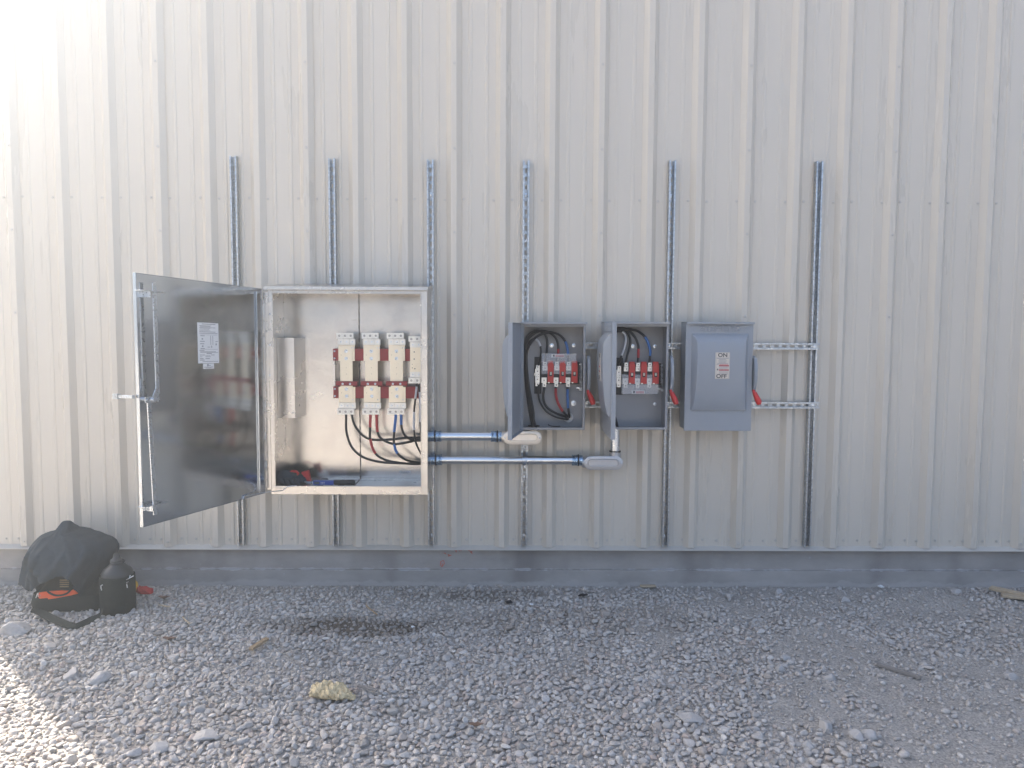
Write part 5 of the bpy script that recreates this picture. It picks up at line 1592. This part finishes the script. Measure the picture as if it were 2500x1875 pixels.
plank('long pale board lying by the concrete base at the right edge of the photo', 'wood_board', 'board', (2418, 1446), (2560, 1478), 0.05, 0.02, 'pale_wood', 0.02)
plank('second pale board lying in front of the long one', 'wood_board', 'board', (2445, 1462), (2520, 1470), 0.045, 0.016, 'pale_wood', 0.012)
plank('small pale wood chip lying against the concrete base', 'wood_chip', 'wood chip', (1563, 1436), (1600, 1436), 0.03, 0.01, 'pale_wood', 0.012)
plank('thin dusty steel bar half buried in the bare dirt', 'steel_bar', 'steel bar', (2140, 1627), (2248, 1658), 0.018, 0.016, 'rust', 0.004)
plank('thin twig on the gravel right of the jug', 'twig', 'twig', (388, 1493), (415, 1499), 0.008, 0.007, 'pale_wood', 0.025)
plank('thin twig lying across the gravel below the cabinet strut', 'twig', 'twig', (894, 1484), (921, 1502), 0.008, 0.007, 'wood', 0.025)
plank('thin pale twig on the gravel near the dry leaf', 'twig', 'twig', (446, 1524), (464, 1540), 0.007, 0.006, 'pale_wood', 0.025)
# glass wool scrap
wc = gnd(814, 1716)
m = MB()
L = (gnd(869, 1700).x - gnd(762, 1695).x)
rs = []
for i in range(40):
    t_ = i / 39
    x = wc.x - L / 2 + L * t_
    h = 0.044 * (0.55 + 0.75 * math.sin(math.pi * min(1, t_ * 0.9 + 0.15)) ** 0.8) * (1 - 0.75 * max(0, t_ - 0.75) / 0.25) 
    d = 0.045 * (0.7 + 0.5 * math.sin(math.pi * t_)) * (1 - 0.6 * max(0, t_ - 0.7) / 0.3)
    r_ = []
    for j in range(22):
        a = 2 * math.pi * j / 22
        k = 1 + 0.14 * math.sin(i * .5 + j * .6) + 0.08 * math.sin(i * 1.1 - j * 1.3) + random.uniform(-.07, .10)
        r_.append((x + random.uniform(-.004, .004), wc.y + d * math.cos(a) * k - 0.03 * (t_ - 0.5), max(0.012, 0.012 + h * (0.5 + 0.5 * math.sin(a)) * k + ztop(wc))))
    rs.append(r_)
m.rings(rs)
o = m.build('insulation_scrap', M['wool'], None, origin=(wc.x, wc.y, 0), angle=60)
md = o.modifiers.new('subdiv', 'SUBSURF'); md.levels = md.render_levels = 2
tx = bpy.data.textures.new('wool_tufts', 'CLOUDS'); tx.noise_scale = 0.012; tx.noise_depth = 4
md = o.modifiers.new('tufts', 'DISPLACE'); md.texture = tx; md.strength = 0.022; md.mid_level = 0.5; md.texture_coords = 'LOCAL'
tag(o, 'torn tuft of yellow glass wool insulation lying on the gravel', 'insulation')
# small litter
for (px, py, nm, lb, mt, r_) in ((1296, 1480, 'plastic_scrap', 'tiny white scrap on the gravel below the slotted strut', 'white', .007), (1010, 1529, 'plastic_scrap', 'tiny white scrap at the right end of the damp patch', 'white', .006),
                             (1246, 1474, 'rubber_scrap', 'small black rubber lump on the gravel near the concrete base', 'black', .016), (1426, 1461, 'rubber_scrap', 'black lump on the gravel below the second open switch box', 'black', .017),
                             (2150, 1439, 'plastic_scrap', 'white scrap against the concrete base at the right', 'white', .010)):
    p = gnd(px, py)
    m = MB(); blob(m, (p.x, p.y, ztop(p) + .022), r_ * 1.5, r_, r_ * .6, int(px), .8, 2)
    o = m.build(nm, M[mt], None, origin=(p.x, p.y, ztop(p)), angle=25); tag(o, lb, 'litter')
m = MB()
P, _ = smoothpath([Vector((at(*bb(x, 1440), SBK - .06).x, SBK - .06 - .004 * k, B1[2] + .006 + dzz)) for k, (x, dzz) in enumerate(((600, .014), (650, .006), (740, .003), (830, .003), (910, .006)))], .01)
m.tube(P, 0.0035, 8)
o = m.build('cable_offcut', M['cable'], None, origin=P[0]); tag(o, 'short curved black cable offcut lying in the first open switch box', 'cable offcut')
# dry leaves
for (px, py, lb, s_) in ((413, 1578, 'small curled brown leaf on the gravel below the jug', .03), (400, 1474, 'brown leaf near the concrete base just right of the jug', .03), (1162, 1790, 'brown leaf on the gravel near the bottom of the photo', .026)):
    p = gnd(px, py)
    m = MB()
    out = [(math.cos(a) * s_ * (1 + .3 * math.sin(a * 5)), math.sin(a) * s_ * .55 * (1 + .25 * math.cos(a * 5))) for a in np.linspace(0, 2 * math.pi, 21)[:-1]]
    v = [(p.x + a, p.y + b, ztop(p) + .026 + .25 * abs(a) + .5 * abs(b)) for a, b in out] + [(p.x + a, p.y + b, ztop(p) + .0268 + .25 * abs(a) + .5 * abs(b)) for a, b in out] + [(p.x, p.y, ztop(p) + .022), (p.x, p.y, ztop(p) + .0228)]
    n = 20
    f = [(n * 2, (i + 1) % n, i) for i in range(n)] + [(n * 2 + 1, n + i, n + (i + 1) % n) for i in range(n)] + [(i, (i + 1) % n, n + (i + 1) % n, n + i) for i in range(n)]
    m.raw(v, f)
    o = m.build('dry_leaf', M['leaf'], None, origin=(p.x, p.y, ztop(p)), angle=30); tag(o, lb, 'leaf', 'dry leaves on the gravel')
# larger stones
shapes, FS = rock_shapes(9, 4, 300, 11)
stones = [(22, 1552, .075, 'big pale stone at the left edge of the photo below the jacket'),
          (112, 1592, .040, 'pale blocky stone on the gravel below the jacket'),
          (166, 1656, .048, 'flat buff stone near the edge of the sunlight'),
          (232, 1662, .050, 'dark grey slab of stone beside the flat buff one'),
          (497, 1820, .040, 'tall rounded stone standing out of the gravel near the bottom'),
          (378, 1848, .042, 'wedge shaped grey stone at the bottom of the photo'),
          (1921, 1618, .034, 'upper one of two stones touching on the bare dirt'),
          (1910, 1646, .034, 'lower one of two stones touching on the bare dirt'),
          (2031, 1664, .026, 'small buff stone alone on the bare dirt'),
          (2127, 1806, .034, 'pale angular stone beside its flatter neighbour at lower right'),
          (2098, 1808, .030, 'flat pale stone left of the angular one at lower right'),
          (2024, 1788, .042, 'large half buried stone at lower right'),
          (1980, 1824, .024, 'round pale stone below the half buried one'),
          (1688, 1775, .045, 'large grey stone at the edge of the dense gravel'),
          (2478, 1656, .035, 'stone on bare dirt at the right edge of the photo'),
          (2340, 1454, .042, 'flat slab of stone just left of the pale boards'),
          (1904, 1455, .032, 'pale stone near the concrete base below the last strut'),
          (2067, 1470, .028, 'buff stone near the concrete base in the dry dirt'),
          (1148, 1438, .030, 'grey stone resting against the concrete base below the paint marks')]
for i, (px, py, r_, lb) in enumerate(stones):
    p = gnd(px, py)
    v = shapes[i % 9] * r_
    a = i * 2.4
    v = np.stack([v[:, 0] * math.cos(a) - v[:, 1] * math.sin(a), v[:, 0] * math.sin(a) + v[:, 1] * math.cos(a), v[:, 2]], 1)
    z = ztop(p) + r_ * 0.22
    m = MB(); m.raw([(p.x + q[0], p.y + r_ * .8 + q[1], z + q[2]) for q in v], [tuple(q) for q in FS])
    o = m.build('stone', M['stone'], None, origin=(p.x, p.y, ztop(p)), angle=70); tag(o, lb, 'stone', 'larger stones among the gravel')

# ------------------------------------------------------------------ added haze volume standing in for the veil of lens glare
def build_glare_haze():
    m = MB()
    m.box(-190, 190, -190, 190, -1.1, 9.0)
    hz = bpy.data.materials.new('glare_veil'); hz.use_nodes = True
    t = hz.node_tree; t.nodes.clear()
    v = t.nodes.new('ShaderNodeVolumePrincipled')
    v.inputs['Color'].default_value = (0.86, 0.93, 1.0, 1)
    v.inputs['Density'].default_value = 0.018
    v.inputs['Anisotropy'].default_value = 0.74
    o = t.nodes.new('ShaderNodeOutputMaterial')
    t.links.new(v.outputs[0], o.inputs['Volume'])
    ob = m.build('glare_haze', hz, None, origin=(0, 0, 0), smooth=False)
    ob['kind'] = 'stuff'
build_glare_haze()
